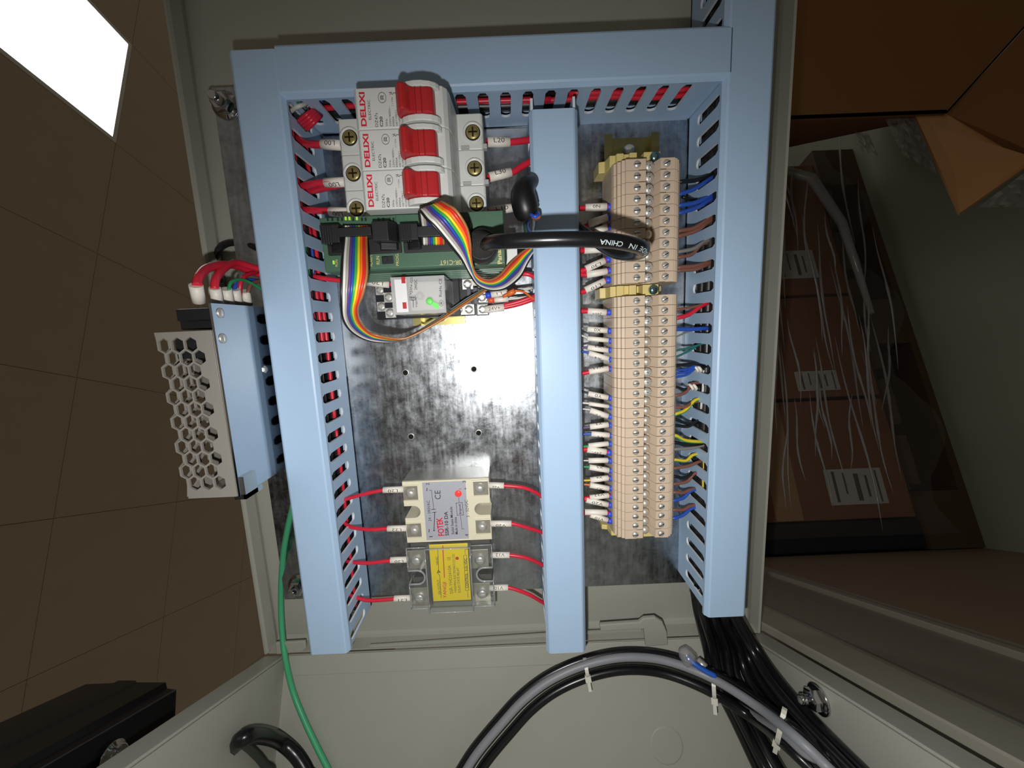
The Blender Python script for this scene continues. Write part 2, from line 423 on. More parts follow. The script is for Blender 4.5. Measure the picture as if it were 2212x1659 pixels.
# ---------------------------------------------------------------- slotted wire ducts
def comb(a0, a1, phase, pitch=12.7, zt=42.0, zn=38.2, zb=12.5, sw=3.0, nw=1.7):
    pts = [(a0, 0), (a1, 0), (a1, zt)]
    k = math.floor((a1 - phase) / pitch)
    while True:
        p = phase + k * pitch
        if p < a0 + 4: break
        if p < a1 - 4:
            pts += [(p + nw, zt), (p + nw, zn), (p + sw, zn - 2.4), (p + sw, zb + 2.2)]
            pts += [(p + sw * math.cos(t), zb + 2.2 - 2.2 * math.sin(t)) for t in (0.6, 1.2, 1.57, 1.94, 2.54)]
            pts += [(p - sw, zb + 2.2), (p - sw, zn - 2.4), (p - nw, zn), (p - nw, zt)]
        k -= 1
    return pts + [(a0, zt)]
def duct(label, axis, a0, a1, c0, c1, ph0, ph1, cover_a=None, cut=None):
    """c0, c1: outer faces across; ph0/ph1: slot phase of the two walls."""
    org = ((c0 + c1) / 2, a0, 0) if axis == 'y' else (a0, (c0 + c1) / 2, 0)
    t = Thing('wire_duct', label, 'wire duct', org, 'light blue slotted wire ducts')
    f = (lambda a, b, c: (c, a, b)) if axis == 'y' else (lambda a, b, c: (a, c, b))
    t.part('slotted_wall', MB().prism(comb(a0, a1, ph0), f, c0 + 0.9, c0 + 2.3, side=1), [DUCT, DUCT_LIT_EDGE])
    t.part('slotted_wall', MB().prism(comb(a0, a1, ph1), f, c1 - 2.3, c1 - 0.9, side=1), [DUCT, DUCT_LIT_EDGE])
    g = (lambda a, b, c: (a, c, b)) if axis == 'y' else (lambda a, b, c: (c, a, b))
    t.part('base', MB().prism([(c0 + 0.9, 0.02), (c1 - 0.9, 0.02), (c1 - 0.9, 1.4), (c0 + 0.9, 1.4)], g, a0, a1), DUCT)
    b0, b1 = cover_a or (a0, a1)
    pr = [(c0, 40.2), (c0 - 0.1, 42.2), (c0 + 1.6, 44.6), (c0 + 2.6, 45.1), (c1 - 2.6, 45.1), (c1 - 1.6, 44.6), (c1 + 0.1, 42.2), (c1, 40.2), (c1 - 0.8, 40.2), (c1 - 0.9, 42), (c1 - 2.6, 43.9), (c0 + 2.6, 43.9), (c0 + 0.9, 42), (c0 + 0.8, 40.2)]
    t.part('cover', MB().prism(pr, g, b0, b1), DUCT)
    return t
duct('blue slotted wire duct between the power supply and the circuit breakers', 'y', -211, 149.5, -143.2, -116.0, 111.9, 111.9, None)
duct('narrow blue wire duct down the middle of the plate', 'y', -213, 122, 15.6, 42.0, 108.8, 108.8, (-217.8, 114.8))
duct('blue wire duct along the far side of the terminal blocks', 'y', -193, 205, 121.2, 148.4, 107.3, 107.3, (-196, 205))
duct('horizontal blue wire duct across the top, above the breakers', 'x', -115.8, 121.4, 126.4, 152.8, 3.3, 3.3, (-117.6, 124.4))

# ---------------------------------------------------------------- DIN rails
def rail(label, xc, y0, y1):
    t = Thing('mounting_rail', label, 'rail', (xc, y0, 0))
    pr = [(-17.5, 6.4), (-17.5, 7.4), (-12.4, 7.4), (-12.4, 1.0), (12.4, 1.0), (12.4, 7.4), (17.5, 7.4), (17.5, 6.4), (13.4, 6.4), (13.4, 0), (-13.4, 0), (-13.4, 6.4)]
    t.part('profile', MB().prism([(xc + a, b) for a, b in pr], XZ, y0, y1), ZINC)
    for y in (y1 - 8, y0 + 6):
        t.part('rail_screw', MB().lathe((xc, y, 1), (0, 0, 1), [(4, 0), (4, 1.2), (3, 2.4), (1.2, 2.9)], 14), CHROME)
rail('yellow zinc top-hat rail showing above the terminal blocks', 83, -146, 117.5)
rail('yellow zinc top-hat rail under the breakers and the clear relay', -47.5, 2.5, 122)
# ---------------------------------------------------------------- lettering fitted between two measured points
def fit(T, body, a, b, hmm, mat=None, parent=None, bold=0.0, lift=0.06, name='lettering'):
    a, b = Vector(a), Vector(b); right = (b - a); L = right.length; right.normalize()
    up = Vector((0, 0, 1)).cross(right).normalized()
    me0 = text_mesh(body, bold, 'CENTER')
    xs = [v.co.x for v in me0.vertices]; ys = [v.co.y for v in me0.vertices]
    if not xs: return None
    x0, x1, y0, y1 = min(xs), max(xs), min(ys), max(ys)
    me = me0.copy(); me.name = name; c = (a + b) / 2 - T.org
    for v in me.vertices:
        p = c + right * ((v.co.x - (x0 + x1) / 2) / (x1 - x0) * L) + up * ((v.co.y - (y0 + y1) / 2) / max(y1 - y0, 1e-6) * hmm) + Vector((0, 0, lift))
        v.co = p * 0.001
    me.materials.clear(); me.materials.append(mat or INK)
    o = bpy.data.objects.new(name, me); col.objects.link(o); o.parent = parent or T.o
    return o
def tpx(T, body, u0, v0, u1, v1, z, hpx, mat=None, **k):
    a, b = P(u0, v0, z), P(u1, v1, z)
    return fit(T, body, a, b, hpx * (b - a).length / math.hypot(u1 - u0, v1 - v0), mat, **k)
def ring(mb, c, r, w, n=24, sy=1.0, lift=0.06):
    c = Vector(c) + Vector((0, 0, lift)); vs = []
    for k in range(n):
        t = 2 * math.pi * k / n; d = Vector((math.cos(t), math.sin(t) * sy, 0)); vs += [c + d * r, c + d * (r - w)]
    return mb.add(vs, [(2 * k, 2 * ((k + 1) % n), 2 * ((k + 1) % n) + 1, 2 * k + 1) for k in range(n)])
def line(mb, pts, w, lift=0.06):
    pts = [Vector(p) + Vector((0, 0, lift)) for p in pts]
    for a, b in zip(pts, pts[1:]):
        d = (b - a).normalized(); s = Vector((-d.y, d.x, 0)) * w / 2
        mb.add([a - s - d * w / 2, b - s + d * w / 2, b + s + d * w / 2, a + s - d * w / 2], [(0, 1, 2, 3)])
    return mb
def ccc(T, c, r, parent=None, sy=1.25):
    mb = MB(); c = Vector(c); ring(mb, c, r, r * 0.1, sy=sy)
    for k in (-1, 0, 1):
        q = [c + Vector((k * r * 0.3 + r * 0.12 - 0.26 * r * math.sin(t) * 0.9, 0.44 * r * math.cos(t), 0)) for t in [0.2 + i * (math.pi - 0.4) / 8 for i in range(9)]]
        line(mb, q, r * 0.13)
    T.part('certification_mark', mb, INK, parent)

# ---------------------------------------------------------------- circuit breakers
BZ, BX = 74.0, -45.6
DX = -0.9
BC = [103.8, 85.7, 67.6]
y0 = BC[0]
br = Thing('circuit_breaker', 'white circuit breaker with a red toggle, topmost of three, against the top wire duct', 'circuit breaker', (BX, y0, 7.5), 'white miniature circuit breakers with red toggles')
pr = [(x + DX, z) for x, z in [(-86.6, 8), (-86.6, 46.5), (-85.6, 48), (-68.2, 48), (-67.8, 72.6), (-66.4, 74), (-28.5, 74), (-26, 73.2), (-24.2, 71), (-23.4, 67), (-22.6, 48), (-9.9, 48), (-8.9, 47), (-8.9, 8)]]
bodyp = br.part('case', MB().prism(pr, XZ, y0 - 8.95, y0 + 8.95), WHITE, bev=0.45)
sx_l, sx_r = P(762, 365, 48).x, P(1025, 357, 48).x
for sx in (sx_l, sx_r):
    mb = MB(); c = Vector((sx, y0 - 0.4, 48))
    mb.lathe(c, (0, 0, 1), [(5.4, 0), (5.4, 0.5), (4.5, 0.5), (3.9, -0.2)], 24)
    br.part('terminal_collar', mb, WHITE)
    mb = MB(); mb.lathe(c, (0, 0, 1), [(3.6, 0), (3.6, 0.35), (3.0, 0.7), (0.9, 0.8)], 18)
    s = br.part('terminal_screw', mb, BRASS)
    mb = MB(); q = c + Vector((0, 0, 0.8))
    mb.box(q.x - 2.4, q.x + 2.4, q.y - 0.4, q.y + 0.4, q.z - 0.12, q.z + 0.05); mb.box(q.x - 0.4, q.x + 0.4, q.y - 2.4, q.y + 2.4, q.z - 0.12, q.z + 0.04)
    br.part('cross_slot', mb, M('screw_slot', (60, 54, 34), 0.5, 1.0), s)
# raised saddle either side of the toggle, and the toggle
sad = [(-47, 74)] + [(-37.5 + 9.5 * -math.cos(t), 74 + 5.4 * math.sin(t)) for t in (0.25, 0.6, 1.0, 1.4, 1.75, 2.2, 2.6, 2.9)] + [(-28, 74)]
mb = MB(); mb.prism(sad, XZ, y0 + 6.0, y0 + 8.5); mb.prism(sad, XZ, y0 - 8.4, y0 - 5.6)
br.part('saddle', mb, WHITE, bev=0.4)
tg = [(-47.5, 74.2), (-47.9, 77), (-47.2, 80.5), (-45.6, 83.2), (-43.9, 83.8), (-42.4, 82.6), (-41, 80.4), (-39.2, 79.4), (-36, 79.2), (-33, 79.4), (-30.8, 78.6), (-30.2, 74.2)]
br.part('toggle', MB().prism(tg, XZ, y0 - 5.4, y0 + 5.8), REDP, bev=0.8, seg=3)
br.part('toggle_groove', MB().box(-38.9, -38.4, y0 - 5.2, y0 + 5.6, 79.0, 79.42).box(-36.2, -35.7, y0 - 5.2, y0 + 5.6, 78.9, 79.34), M('dark_red', (150, 20, 28), 0.4))
for s, u0, v0, u1, v1, h, m, bo in (('DELIXI', 786.5, 273, 781, 199, 13.5, INKR, 0.035), ('ELECTRIC', 799.5, 258.6, 796.3, 215.6, 6, INK, 0), ('DZ47s', 814, 274, 812.4, 244, 7, INK, 0),
                                    ('C20', 824.5, 274, 823, 252, 7.2, INK, 0.025), ('50Hz', 835.6, 273, 835, 256.7, 4.6, INK, 0), ('230V/400V~', 843.6, 273, 841, 229.5, 4.6, INK, 0),
                                    ('6000A', 850.2, 273, 849.3, 251, 4.6, INK, 0), ('GB/T10963.1', 857.3, 272.5, 855, 238, 4.4, INK, 0), ('IEC60898', 864, 272.5, 862.3, 250, 4.4, INK, 0), ('| 1 ON', 847.8, 228, 847.4, 210.5, 4.6, INK, 0)):
    tpx(br, s, u0, v0, u1, v1, BZ, h, m, bold=bo, parent=bodyp)
ccc(br, P(825.4, 211, BZ), 1.9, bodyp)
sq = MB(); line(sq, [P(u, v, BZ) for u, v in ((842, 204), (845, 202), (848, 204), (850, 200), (853, 201.5), (855, 198.5), (858, 200), (860, 203))], 0.22); line(sq, [P(841, 200, BZ), P(846, 199.5, BZ)], 0.3)
br.part('trip_symbol', sq, INK, bodyp)
br.part('latch_clip', MB().box(-22, -17.5, y0 - 8.9, y0 - 7.4, 48, 49.2).box(-10.5, -8.0, y0 - 8.8, y0 - 6.4, 45, 48.4), M('grey_clip', (176, 178, 178), 0.4))
br.copy((0, BC[1] - y0, 0), 'white circuit breaker with a red toggle, middle one of three')
br.copy((0, BC[2] - y0, 0), 'white circuit breaker with a red toggle, lowest of three, above the rainbow ribbon')

# ---------------------------------------------------------------- programmable controller
ZP = 68.0
x0, x1 = P(695, 520, ZP).x, P(1091, 560, ZP).x
plc = Thing('programmable_controller', 'dark green programmable controller with two black ribbon sockets, under the breakers', 'controller', ((x0 + x1) / 2, 44, 7.5))
ply0 = P(900, 580, ZP).y
pcase = plc.part('case', MB().prism([(ply0, 9), (ply0, ZP - 1), (ply0 + 0.8, ZP), (57.6, ZP), (57.6, 9)], YZ, x0, x1), GREENP, bev=0.4)
mb = MB()
for k in range(5): mb.box(x0 + 1, x1 - 1, ply0 - 0.5 - 0.35 * k, ply0 + 0.2, 56 - 4.6 * k - 4, 56 - 4.6 * k)
plc.part('ribbed_edge', mb, M('green_ribbed', (96, 128, 108), 0.3, var=0.03))
plc.part('seam', MB().box(P(857, 500, ZP).x - 0.15, P(857, 500, ZP).x + 0.15, 46, 57, ZP - 0.2, ZP + 0.05).box(P(1015, 500, ZP).x - 0.15, P(1015, 500, ZP).x + 0.15, ply0 + 1, 57, ZP - 0.2, ZP + 0.05), M('dark_green', (36, 58, 46), 0.6), pcase)
def header(u0, u1, ub0, ub1, v0, v1, vb0, vb1):
    a, b = P(u0, v1, 77), P(u1, v0, 77); yb0, yb1 = P(u0, vb1, 79).y, P(u0, vb0, 79).y
    e0, e1x = P(ub0, v1, 79).x, P(ub1, v0, 79).x
    h = plc.part('ribbon_socket', MB().box(a.x, b.x, a.y, b.y, ZP - 0.5, ZP + 1.6), BLACKP, bev=0.3)
    mb = MB(); mb.box(a.x + 0.4, e0 - 0.6, a.y + 4.6, b.y - 0.6, ZP + 1.6, 77)
    for k in range(5): mb.box(a.x + 0.8 + k * 1.15, a.x + 1.4 + k * 1.15, a.y + 3.6, b.y - 1.2, 77, 77.7)
    mb.prism([(a.x + 2, ZP + 1.6), (e0 - 0.6, ZP + 1.6), (e0 - 0.8, 75), (a.x + 4, 72)], XZ, a.y + 1.2, a.y + 4.6)
    plc.part('latch_ear', mb, BLACKP, h, bev=0.3)
    mb = MB(); mb.prism([(e1x + 0.6, ZP + 1.6), (b.x - 0.3, ZP + 1.6), (b.x - 0.6, 73.5), (b.x - 3.4, 78.6), (e1x + 0.6, 78.6)], XZ, a.y + 4.2, b.y - 0.4)
    mb.prism([(e1x + 1, ZP + 1.6), (b.x - 1, ZP + 1.6), (b.x - 1.4, 72), (e1x + 3, 74.5)], XZ, a.y + 1, a.y + 4.2)
    plc.part('latch_ear', mb, BLACKP, h, bev=0.3)
    return e0, e1x, yb0, yb1
hd1 = header(694, 853, 735, 798, 476, 546, 494, 513)
hd2 = header(864, 1017, 906, 963, 474, 540, 491, 513)
def plug(u, hd):
    e0, e1x, yb0, yb1 = hd
    return MB().box(e0 - 0.3, e1x + 0.3, yb0, yb1, 76.2, 79.2).box(e0 - 0.2, e1x + 0.2, yb0 + 0.3, yb1 + 1.6, ZP + 1.7, 74.2).box(e0 - 0.3, e0 + 0.6, yb0, yb1, 74, 77).box(e1x - 0.6, e1x + 0.3, yb0, yb1, 74, 77)
for s, u0, v0, u1, v1, h, bo in (('RUN', 727, 576, 727, 561, 5.5, 0), ('ALARM', 801.5, 576, 801, 552, 6.5, 0), ('RUN', 817, 571, 816, 553, 7.5, 0), ('PROG.', 859, 574, 857.5, 547, 6.5, 0), ('Y0-7', 860, 526, 858.5, 510, 5.5, 0)):
    tpx(plc, s, u0, v0, u1, v1, ZP, h, INKY, parent=pcase, bold=bo)
tpx(plc, '0R-C16T', 997, 566.5, 950, 567.5, ZP, 9.5, INKY, parent=pcase)
tpx(plc, 'Panas', 1080, 570, 1077, 535, ZP, 10, INKY, parent=pcase, bold=0.02)
c = P(838, 562, ZP); mb = MB(); mb.box(c.x - 3.1, c.x + 2.9, c.y - 1.9, c.y + 2.1, ZP - 0.2, ZP + 0.3); mb.box(c.x - 2.4, c.x, c.y - 1.4, c.y + 1.6, ZP + 0.3, ZP + 1.4)
plc.part('mode_switch', mb, BLACKP, pcase, bev=0.4)
LEDG = M('lit_green_indicator', (150, 196, 60), 0.4, emit=0.5)
for u, v in ((747, 472), (755, 472), (771, 472)):
    c = P(u, v, ZP); plc.part('indicator', MB().box(c.x - 0.5, c.x + 0.5, c.y - 0.8, c.y + 0.8, ZP - 0.1, ZP + 0.2), LEDG, pcase)
for u in (708, 718, 730, 739, 763, 782, 790, 818, 828, 842, 850):
    c = P(u, 474, ZP); plc.part('indicator', MB().box(c.x - 0.5, c.x + 0.5, c.y - 0.8, c.y + 0.8, ZP - 0.1, ZP + 0.15), M('unlit_indicator', (34, 48, 40), 0.3), pcase)
c = P(721, 567, ZP); plc.part('indicator', MB().box(c.x - 0.5, c.x + 0.5, c.y - 0.9, c.y + 0.9, ZP - 0.1, ZP + 0.2), LEDG, pcase)
plc.part('side_connector', MB().box(x1, x1 + 7, 33.5, 43, 30, 44).box(x1, x1 + 5, 47, 51, 38, 43), M('white_connector', (226, 228, 226), 0.4))

# ---------------------------------------------------------------- relay and its socket
sk = Thing('relay_socket', 'black relay socket with screw terminals on the short rail', 'relay socket', (-47.5, 19, 7.4))
xl, xr = -86.0, -13.0
skb = sk.part('base', MB().box(xl, xr, 7.2, 30.4, 7.6, 17).box(xl + 8, xr - 8, 7.2, 30.4, 17, 25).box(-64, -30, 7.4, 30.2, 25, 29), M('clear_black_socket', (40, 42, 46), 0.25), bev=0.4)
mb = MB()
for x in (-25.5, -21.5): mb.box(x, x + 2.6, 14, 24, 25, 29.5)
sk.part('hold_down_clip', mb, M('smoky_clip', (84, 86, 96), 0.25), bev=0.3)
for x, y, z in ((-82, 26, 17), (-82, 15.5, 17), (-74.5, 20.5, 25), (-74.5, 11, 25), (-17, 26, 17), (-17, 18.6, 17), (-17, 11, 17), (-25, 26.5, 25), (-25, 11, 25), (-31.5, 11, 26)):
    mb = MB(); mb.box(x - 3.2, x + 3.2, y - 3, y + 3, z, z + 0.8); screw_head(mb, (x, y, z + 0.8), (0, 0, 1), 2.7, 1.7)
    mb.box(x - 2.2, x + 2.2, y - 0.3, y + 0.3, z + 2.2, z + 2.65)
    sk.part('terminal_screw', mb, CHROME)
RZ = 61.5
a, b = P(850, 682, RZ), P(958, 592, RZ)
rx0, rx1, ry0, ry1 = a.x, b.x + 0.2, a.y + 0.4, b.y - 0.6
rl = Thing('plug_in_relay', 'clear cased cube relay with a green lamp, plugged in below the green controller', 'relay', ((rx0 + rx1) / 2, (ry0 + ry1) / 2, 29.2))
MILK = clear('milky_clear_case', (246, 247, 248), 0.30, 0.12)
_b = MILK.node_tree.nodes['Principled BSDF']; _b.inputs['Base Color'].default_value = (0.93, 0.93, 0.93, 1)
mb = MB(); t = 0.9
mb.box(rx0, rx1, ry0, ry1, RZ - t, RZ); mb.box(rx0, rx0 + t, ry0, ry1, 29.4, RZ - t); mb.box(rx1 - t, rx1, ry0, ry1, 29.4, RZ - t)
mb.box(rx0 + t, rx1 - t, ry0, ry0 + t, 29.4, RZ - t); mb.box(rx0 + t, rx1 - t, ry1 - t, ry1, 29.4, RZ - t)
case = rl.part('clear_case', mb, MILK)
rl.part('coil_frame', MB().box(rx0 + 8, rx1 - 2, ry0 + 2, ry1 - 2, 30, RZ - 6), M('white_coil_frame', (214, 212, 202), 0.5), bev=1.0)
rl.part('coil', MB().cyl((rx0 + 14, (ry0 + ry1) / 2, RZ - 6), (0, 0, 1), 2.3, 1.5, 18).lathe((rx0 + 14, (ry0 + ry1) / 2, RZ - 4.5), (0, 0, 1), [(2.0, 0), (1.0, 0.1), (0.9, 0.4)], 18), M('grey_coil', (186, 184, 180), 0.4))
tag_x0, tag_x1 = P(853, 640, RZ).x, P(880, 640, RZ).x
rl.part('label', MB().box(tag_x0 + 0.4, tag_x1, ry0 + 1.2, ry1 - 1.2, RZ, RZ + 0.12), M('paper_label', (222, 222, 226), 0.5, var=0.01))
for u, v in ((871.7, 605), (874.4, 660)):
    c = P(u, v, RZ); rl.part('red_mark', MB().box(c.x - 1.1, c.x + 1.0, c.y - 1.7, c.y + 1.7, RZ + 0.1, RZ + 0.2), REDP)
c = P(928, 651, RZ)
rl.part('lamp', MB().lathe((c.x, c.y, RZ), (0, 0, 1), [(1.9, 0), (1.9, 0.3), (1.4, 0.7), (0.5, 0.85)], 18).prism([(c.x + 0.5, c.y - 1), (c.x + 1.6, c.y), (c.x + 5.2, c.y - 2.0), (c.x + 4.2, c.y - 4.4), (c.x + 2.6, c.y - 3.6)], XY, RZ + 0.02, RZ + 0.12), M('green_lamp', (112, 224, 104), 0.35))
for s, u0, v0, u1, v1, h in (('YJ2N-GS', 888, 638, 889.8, 599, 6.5), ('24VDC', 898, 626, 898, 603.6, 6), ('RoHs CE', 951.5, 641, 951, 601.5, 6.5), ('YIJIA', 900.6, 665, 899, 642.5, 5)):
    tpx(rl, s, u0, v0, u1, v1, RZ, h, INK)
q = MB(); g = lambda u, v: P(u, v, RZ)      # the two characters of the maker's name, stroke by stroke
for st in (((893, 664), (892.5, 650)), ((885, 647.5), (893, 649)), ((888, 648), (897, 648)), ((886, 645), (885.5, 640)), ((889.5, 646), (889, 639.5)), ((886, 643), (890, 642.8)), ((893, 645.5), (892.5, 639.8)), ((897, 646.5), (896.5, 639)), ((891, 643), (897, 642.7))):
    line(q, [g(*p) for p in st], 0.28)
rl.part('maker_mark', q, INK)
ccc(rl, P(953.5, 655, RZ), 1.3)

# ---------------------------------------------------------------- solid state relays
def tri(T, name, mb, mat, **k): return T.part(name, mb, mat, **k)
SZ = 23.0
s1 = Thing('solid_state_relay', 'cream solid state relay with a silver label, above the yellow one', 'solid state relay', (-48.2, -124, 0))
X0, X1, Y0, Y1 = -77.6, -18.6, -146.6, -102.0
xc0, xc1, xe0, xe1 = P(915, 1100, SZ).x, P(1010, 1100, SZ).x, X0, X1
s1.part('metal_base', MB().box(X0 + 0.3, X1 - 0.3, Y0 + 0.3, Y1 - 0.3, 0.02, 4.5), ALU, bev=0.3)
def notch(xa, xb, sgn, yc, r=4.4, n=10):   # an end block with a round-ended notch
    pts = [(xa, Y0), (xb, Y0)] if sgn > 0 else [(xa, Y0), (xb, Y0)]
    arc = []
    for k in range(n + 1):
        t = -math.pi / 2 + math.pi * k / n
        arc.append((math.cos(t) * r, math.sin(t) * r + yc))
    if sgn > 0:      # notch opens at +x
        return [(xa, Y0), (xb, Y0), (xb, yc - r)] + [(xb - 6.5 - x, y) for x, y in arc] + [(xb, yc + r), (xb, Y1), (xa, Y1)]
    return [(xb, Y0), (xa, Y0), (xa, yc - r)] + [(xa + 6.5 + x, y) for x, y in arc] + [(xa, yc + r), (xa, Y1), (xb, Y1)]
yc = (Y0 + Y1) / 2 + 0.3
mb = MB(); mb.prism(notch(X0, xc0 + 0.5, -1, yc), XY, 4.5, SZ); mb.prism(notch(xc1 - 0.5, X1, 1, yc), XY, 4.5, SZ); mb.box(xc0 + 0.5, xc1 - 0.5, Y0, Y1, 4.5, SZ)
s1.part('case', mb, WARMW)
s1.part('metal_side', MB().box(X0 + 0.4, X1 - 0.4, Y1, Y1 + 0.5, 0.02, SZ - 1.2), ALU)
lb = [P(914.5, 1040, SZ), P(1008, 1035, SZ), P(1018.5, 1163, SZ), P(924, 1168, SZ)]
lab = s1.part('label', MB().slab([(xc0 + 0.4, Y0 + 1.2, SZ), (xc1 - 0.2, Y0 + 1.2, SZ), (xc1 - 0.2, Y1 - 1.0, SZ), (xc0 + 0.4, Y1 - 1.0, SZ)], (0, 0, 0.12)), M('silver_label', (186, 188, 200), 0.45, 0.25, var=0.22, nscale=1600))
for (u, v) in ((888, 1064.7), (896, 1145), (1037, 1054), (1042, 1137)):
    c = P(u, v, SZ); e = -1 if u < 950 else 1
    mb = MB(); mb.box(c.x - 4.6 - (1 if e < 0 else 0), c.x + 4.6 + (1 if e > 0 else 0), c.y - 5.2, c.y + 5.0, SZ - 0.2, SZ + 0.15)
    pl = s1.part('contact_plate', mb, M('nickel_contact', (196, 192, 178), 0.32, 0.7, var=0.15, nscale=200), bev=0.2)
    mb = MB().lathe((c.x, c.y, SZ + 0.15), (0, 0, 1), [(3.3, 0), (3.3, 0.5), (2.6, 0.6), (2.6, 1.6), (2.0, 2.3), (0.6, 2.5)], 18)
    sc = s1.part('terminal_screw', mb, CHROME, pl)
    s1.part('terminal_wall', MB().box(c.x - 5.4, c.x + 5.4, c.y + 5.2, c.y + 5.9, SZ, SZ + 0.8).box(c.x - 5.4, c.x + 5.4, c.y - 6.2, c.y - 5.4, SZ, SZ + 0.8), WARMW)
ZL = SZ + 0.12
c = P(990, 1066, ZL); lamp = s1.part('lamp', MB().lathe(c, (0, 0, 1), [(2.4, 0), (2.4, 0.5), (1.6, 1.0), (0.5, 1.15)], 20), M('red_lamp', (255, 70, 66), 0.25, emit=0.25), bev=0)
for s, u0, v0, u1, v1, h, m, bo in (('CE', 946, 1078.5, 945, 1059.5, 12, INK, 0), ('FOTEK', 954, 1157.5, 948.5, 1118, 13, INKR, 0.025), ('SSR-10 DA', 966, 1157, 963, 1105, 7.5, INK, 0.02),
                                    ('Solid State Module', 978.5, 1154, 974, 1094.5, 5.5, INK, 0.012), ('Made in china', 986.5, 1154, 983.5, 1117, 5.5, INK, 0.012), ('Input', 995, 1110, 993, 1088.5, 6.5, INK, 0.01),
                                    ('3 - 32VDC', 1011, 1117, 1007, 1080, 6, INK, 0), ('24 - 390VAC', 929, 1126, 925, 1081, 6, INK, 0), ('1', 931, 1160, 930.8, 1158.3, 7, INK, 0), ('2', 924, 1048, 923.6, 1043, 7, INK, 0), ('3', 1003, 1043, 1002.6, 1038.5, 7, INK, 0),
                                    ('4', 1008.5, 1158.5, 1008, 1153.5, 7, INK, 0), ('~', 927.5, 1150, 926.5, 1143, 3, INK, 0), ('~', 922.5, 1061, 922, 1054, 3, INK, 0), ('+', 1005.5, 1058, 1005, 1053, 5, INK, 0)):
    tpx(s1, s, u0, v0, u1, v1, ZL, h, m, parent=lab, bold=bo)
q = MB(); g = lambda *p: [P(u, v, ZL) for u, v in p]
line(q, g((937.5, 1147), (939, 1107)), 0.5); line(q, g((936, 1146), (940, 1146)), 0.3); line(q, g((934, 1107), (942, 1106)), 0.4); line(q, g((935, 1100), (937, 1100), (932, 1059), (927, 1059)), 0.3); line(q, g((932, 1100.5), (941, 1100)), 0.4)
line(q, g((991, 1075), (992, 1085)), 0.25); line(q, g((995, 1114), (998, 1143), (1003, 1142)), 0.25); line(q, g((987.5, 1113), (985.5, 1086.5), (998.5, 1085.5), (1001, 1112.5), (987.5, 1113)), 0.3); line(q, g((991, 1057), (996, 1056)), 0.25)
s1.part('printed_diagram', q, INK, lab)

s2 = Thing('solid_state_relay', 'solid state relay with a yellow label under a clear cover, lower of the two', 'solid state relay', (-48.2, -171, 0))
Y0, Y1 = -193.6, -149.2; X0, X1 = -77.6, -19.4
YE = P(1017, 1294, 26).y - 1.3
x2a, x2b = P(930, 1240, 26).x, P(1016, 1240, 26).x
s2.part('metal_base', MB().box(X0 + 0.5, X1 - 0.5, YE, Y1 - 0.6, 0.02, 4.5), ALU, bev=0.3)
DK = M('dark_grey_case', (88, 88, 84), 0.45)
yc = (Y0 + Y1) / 2
_n = lambda q: [(x, max(y, YE)) for x, y in q]
mb = MB(); mb.prism(_n(notch(X0 + 1, x2a, -1, yc)), XY, 4.5, 19); mb.prism(_n(notch(x2b, X1 - 1, 1, yc)), XY, 4.5, 19); mb.box(x2a, x2b, YE, Y1 - 0.8, 4.5, 26)
s2.part('case', mb, DK)
ly = [P(936, 1176, 26), P(1017, 1294, 26)]
lab = s2.part('label', MB().slab([(x2a + 0.6, ly[1].y - 0.4, 26), (x2b - 0.6, ly[1].y - 0.4, 26), (x2b - 0.6, ly[0].y, 26), (x2a + 0.6, ly[0].y, 26)], (0, 0, 0.14)), M('yellow_label', (240, 212, 24), 0.45, var=0.03), bev=0)
for (u, v) in ((900, 1211), (907, 1291), (1037, 1209), (1042, 1281)):
    c = P(u, v, 20)
    pl = s2.part('contact_plate', MB().box(c.x - 6.4, c.x + 6.0, c.y - 7.0, c.y + 7.4, 18.8, 19.5), M('nickel_contact'), bev=0.2)
    s2.part('terminal_screw', MB().lathe((c.x, c.y, 19.5), (0, 0, 1), [(4.2, 0), (4.2, 0.5), (3.4, 0.6), (3.4, 1.8), (2.6, 2.6), (0.7, 2.8)], 18).box(c.x - 2.3, c.x + 2.3, c.y - 0.3, c.y + 0.3, 22.1, 22.45), CHROME, pl)
ZL = 26.14
for s, u0, v0, u1, v1, h, m, bo in (('YANGJI', 962, 1292, 961, 1257, 8, INKR, 0.01), ('SSR-YHD2410A', 975.5, 1282.5, 970.5, 1221, 6.5, M('faded_ink', (120, 110, 40), 0.6), 0), ('YANGMING ELECTRONICS CO LTD', 984, 1280.5, 979.5, 1197, 4.6, INK, 0),
                                    ('SOLID STATE RELAY', 992.5, 1280.5, 988.5, 1226, 4.8, INK, 0), ('CONTROL  3-32 VDC', 1009, 1270, 1005.5, 1206, 5.2, INK, 0.015), ('10A OUTPUT', 949.5, 1284, 946.5, 1252, 4.8, INK, 0), ('240VAC', 945, 1221, 943.5, 1202, 4.8, INK, 0), ('CE', 970, 1210, 969.5, 1203, 6, INK, 0)):
    tpx(s2, s, u0, v0, u1, v1, ZL, h, m, parent=lab, bold=bo)
q = MB(); g = lambda *p: [P(u, v, ZL) for u, v in p]
line(q, g((1012.5, 1275), (1008, 1199), (1001.5, 1199.5), (1006, 1275.5), (1012.5, 1275)), 0.25); line(q, g((1010, 1277), (1011, 1290)), 0.25); line(q, g((1005, 1197), (1004.5, 1187), (1011, 1186)), 0.25)
line(q, g((953, 1291), (950, 1243), (945, 1238)), 0.3); line(q, g((948, 1237), (945.5, 1186)), 0.3); line(q, g((944.5, 1237), (951, 1236), (947, 1232), (944.5, 1237)), 0.4)
s2.part('printed_diagram', q, INK, lab)
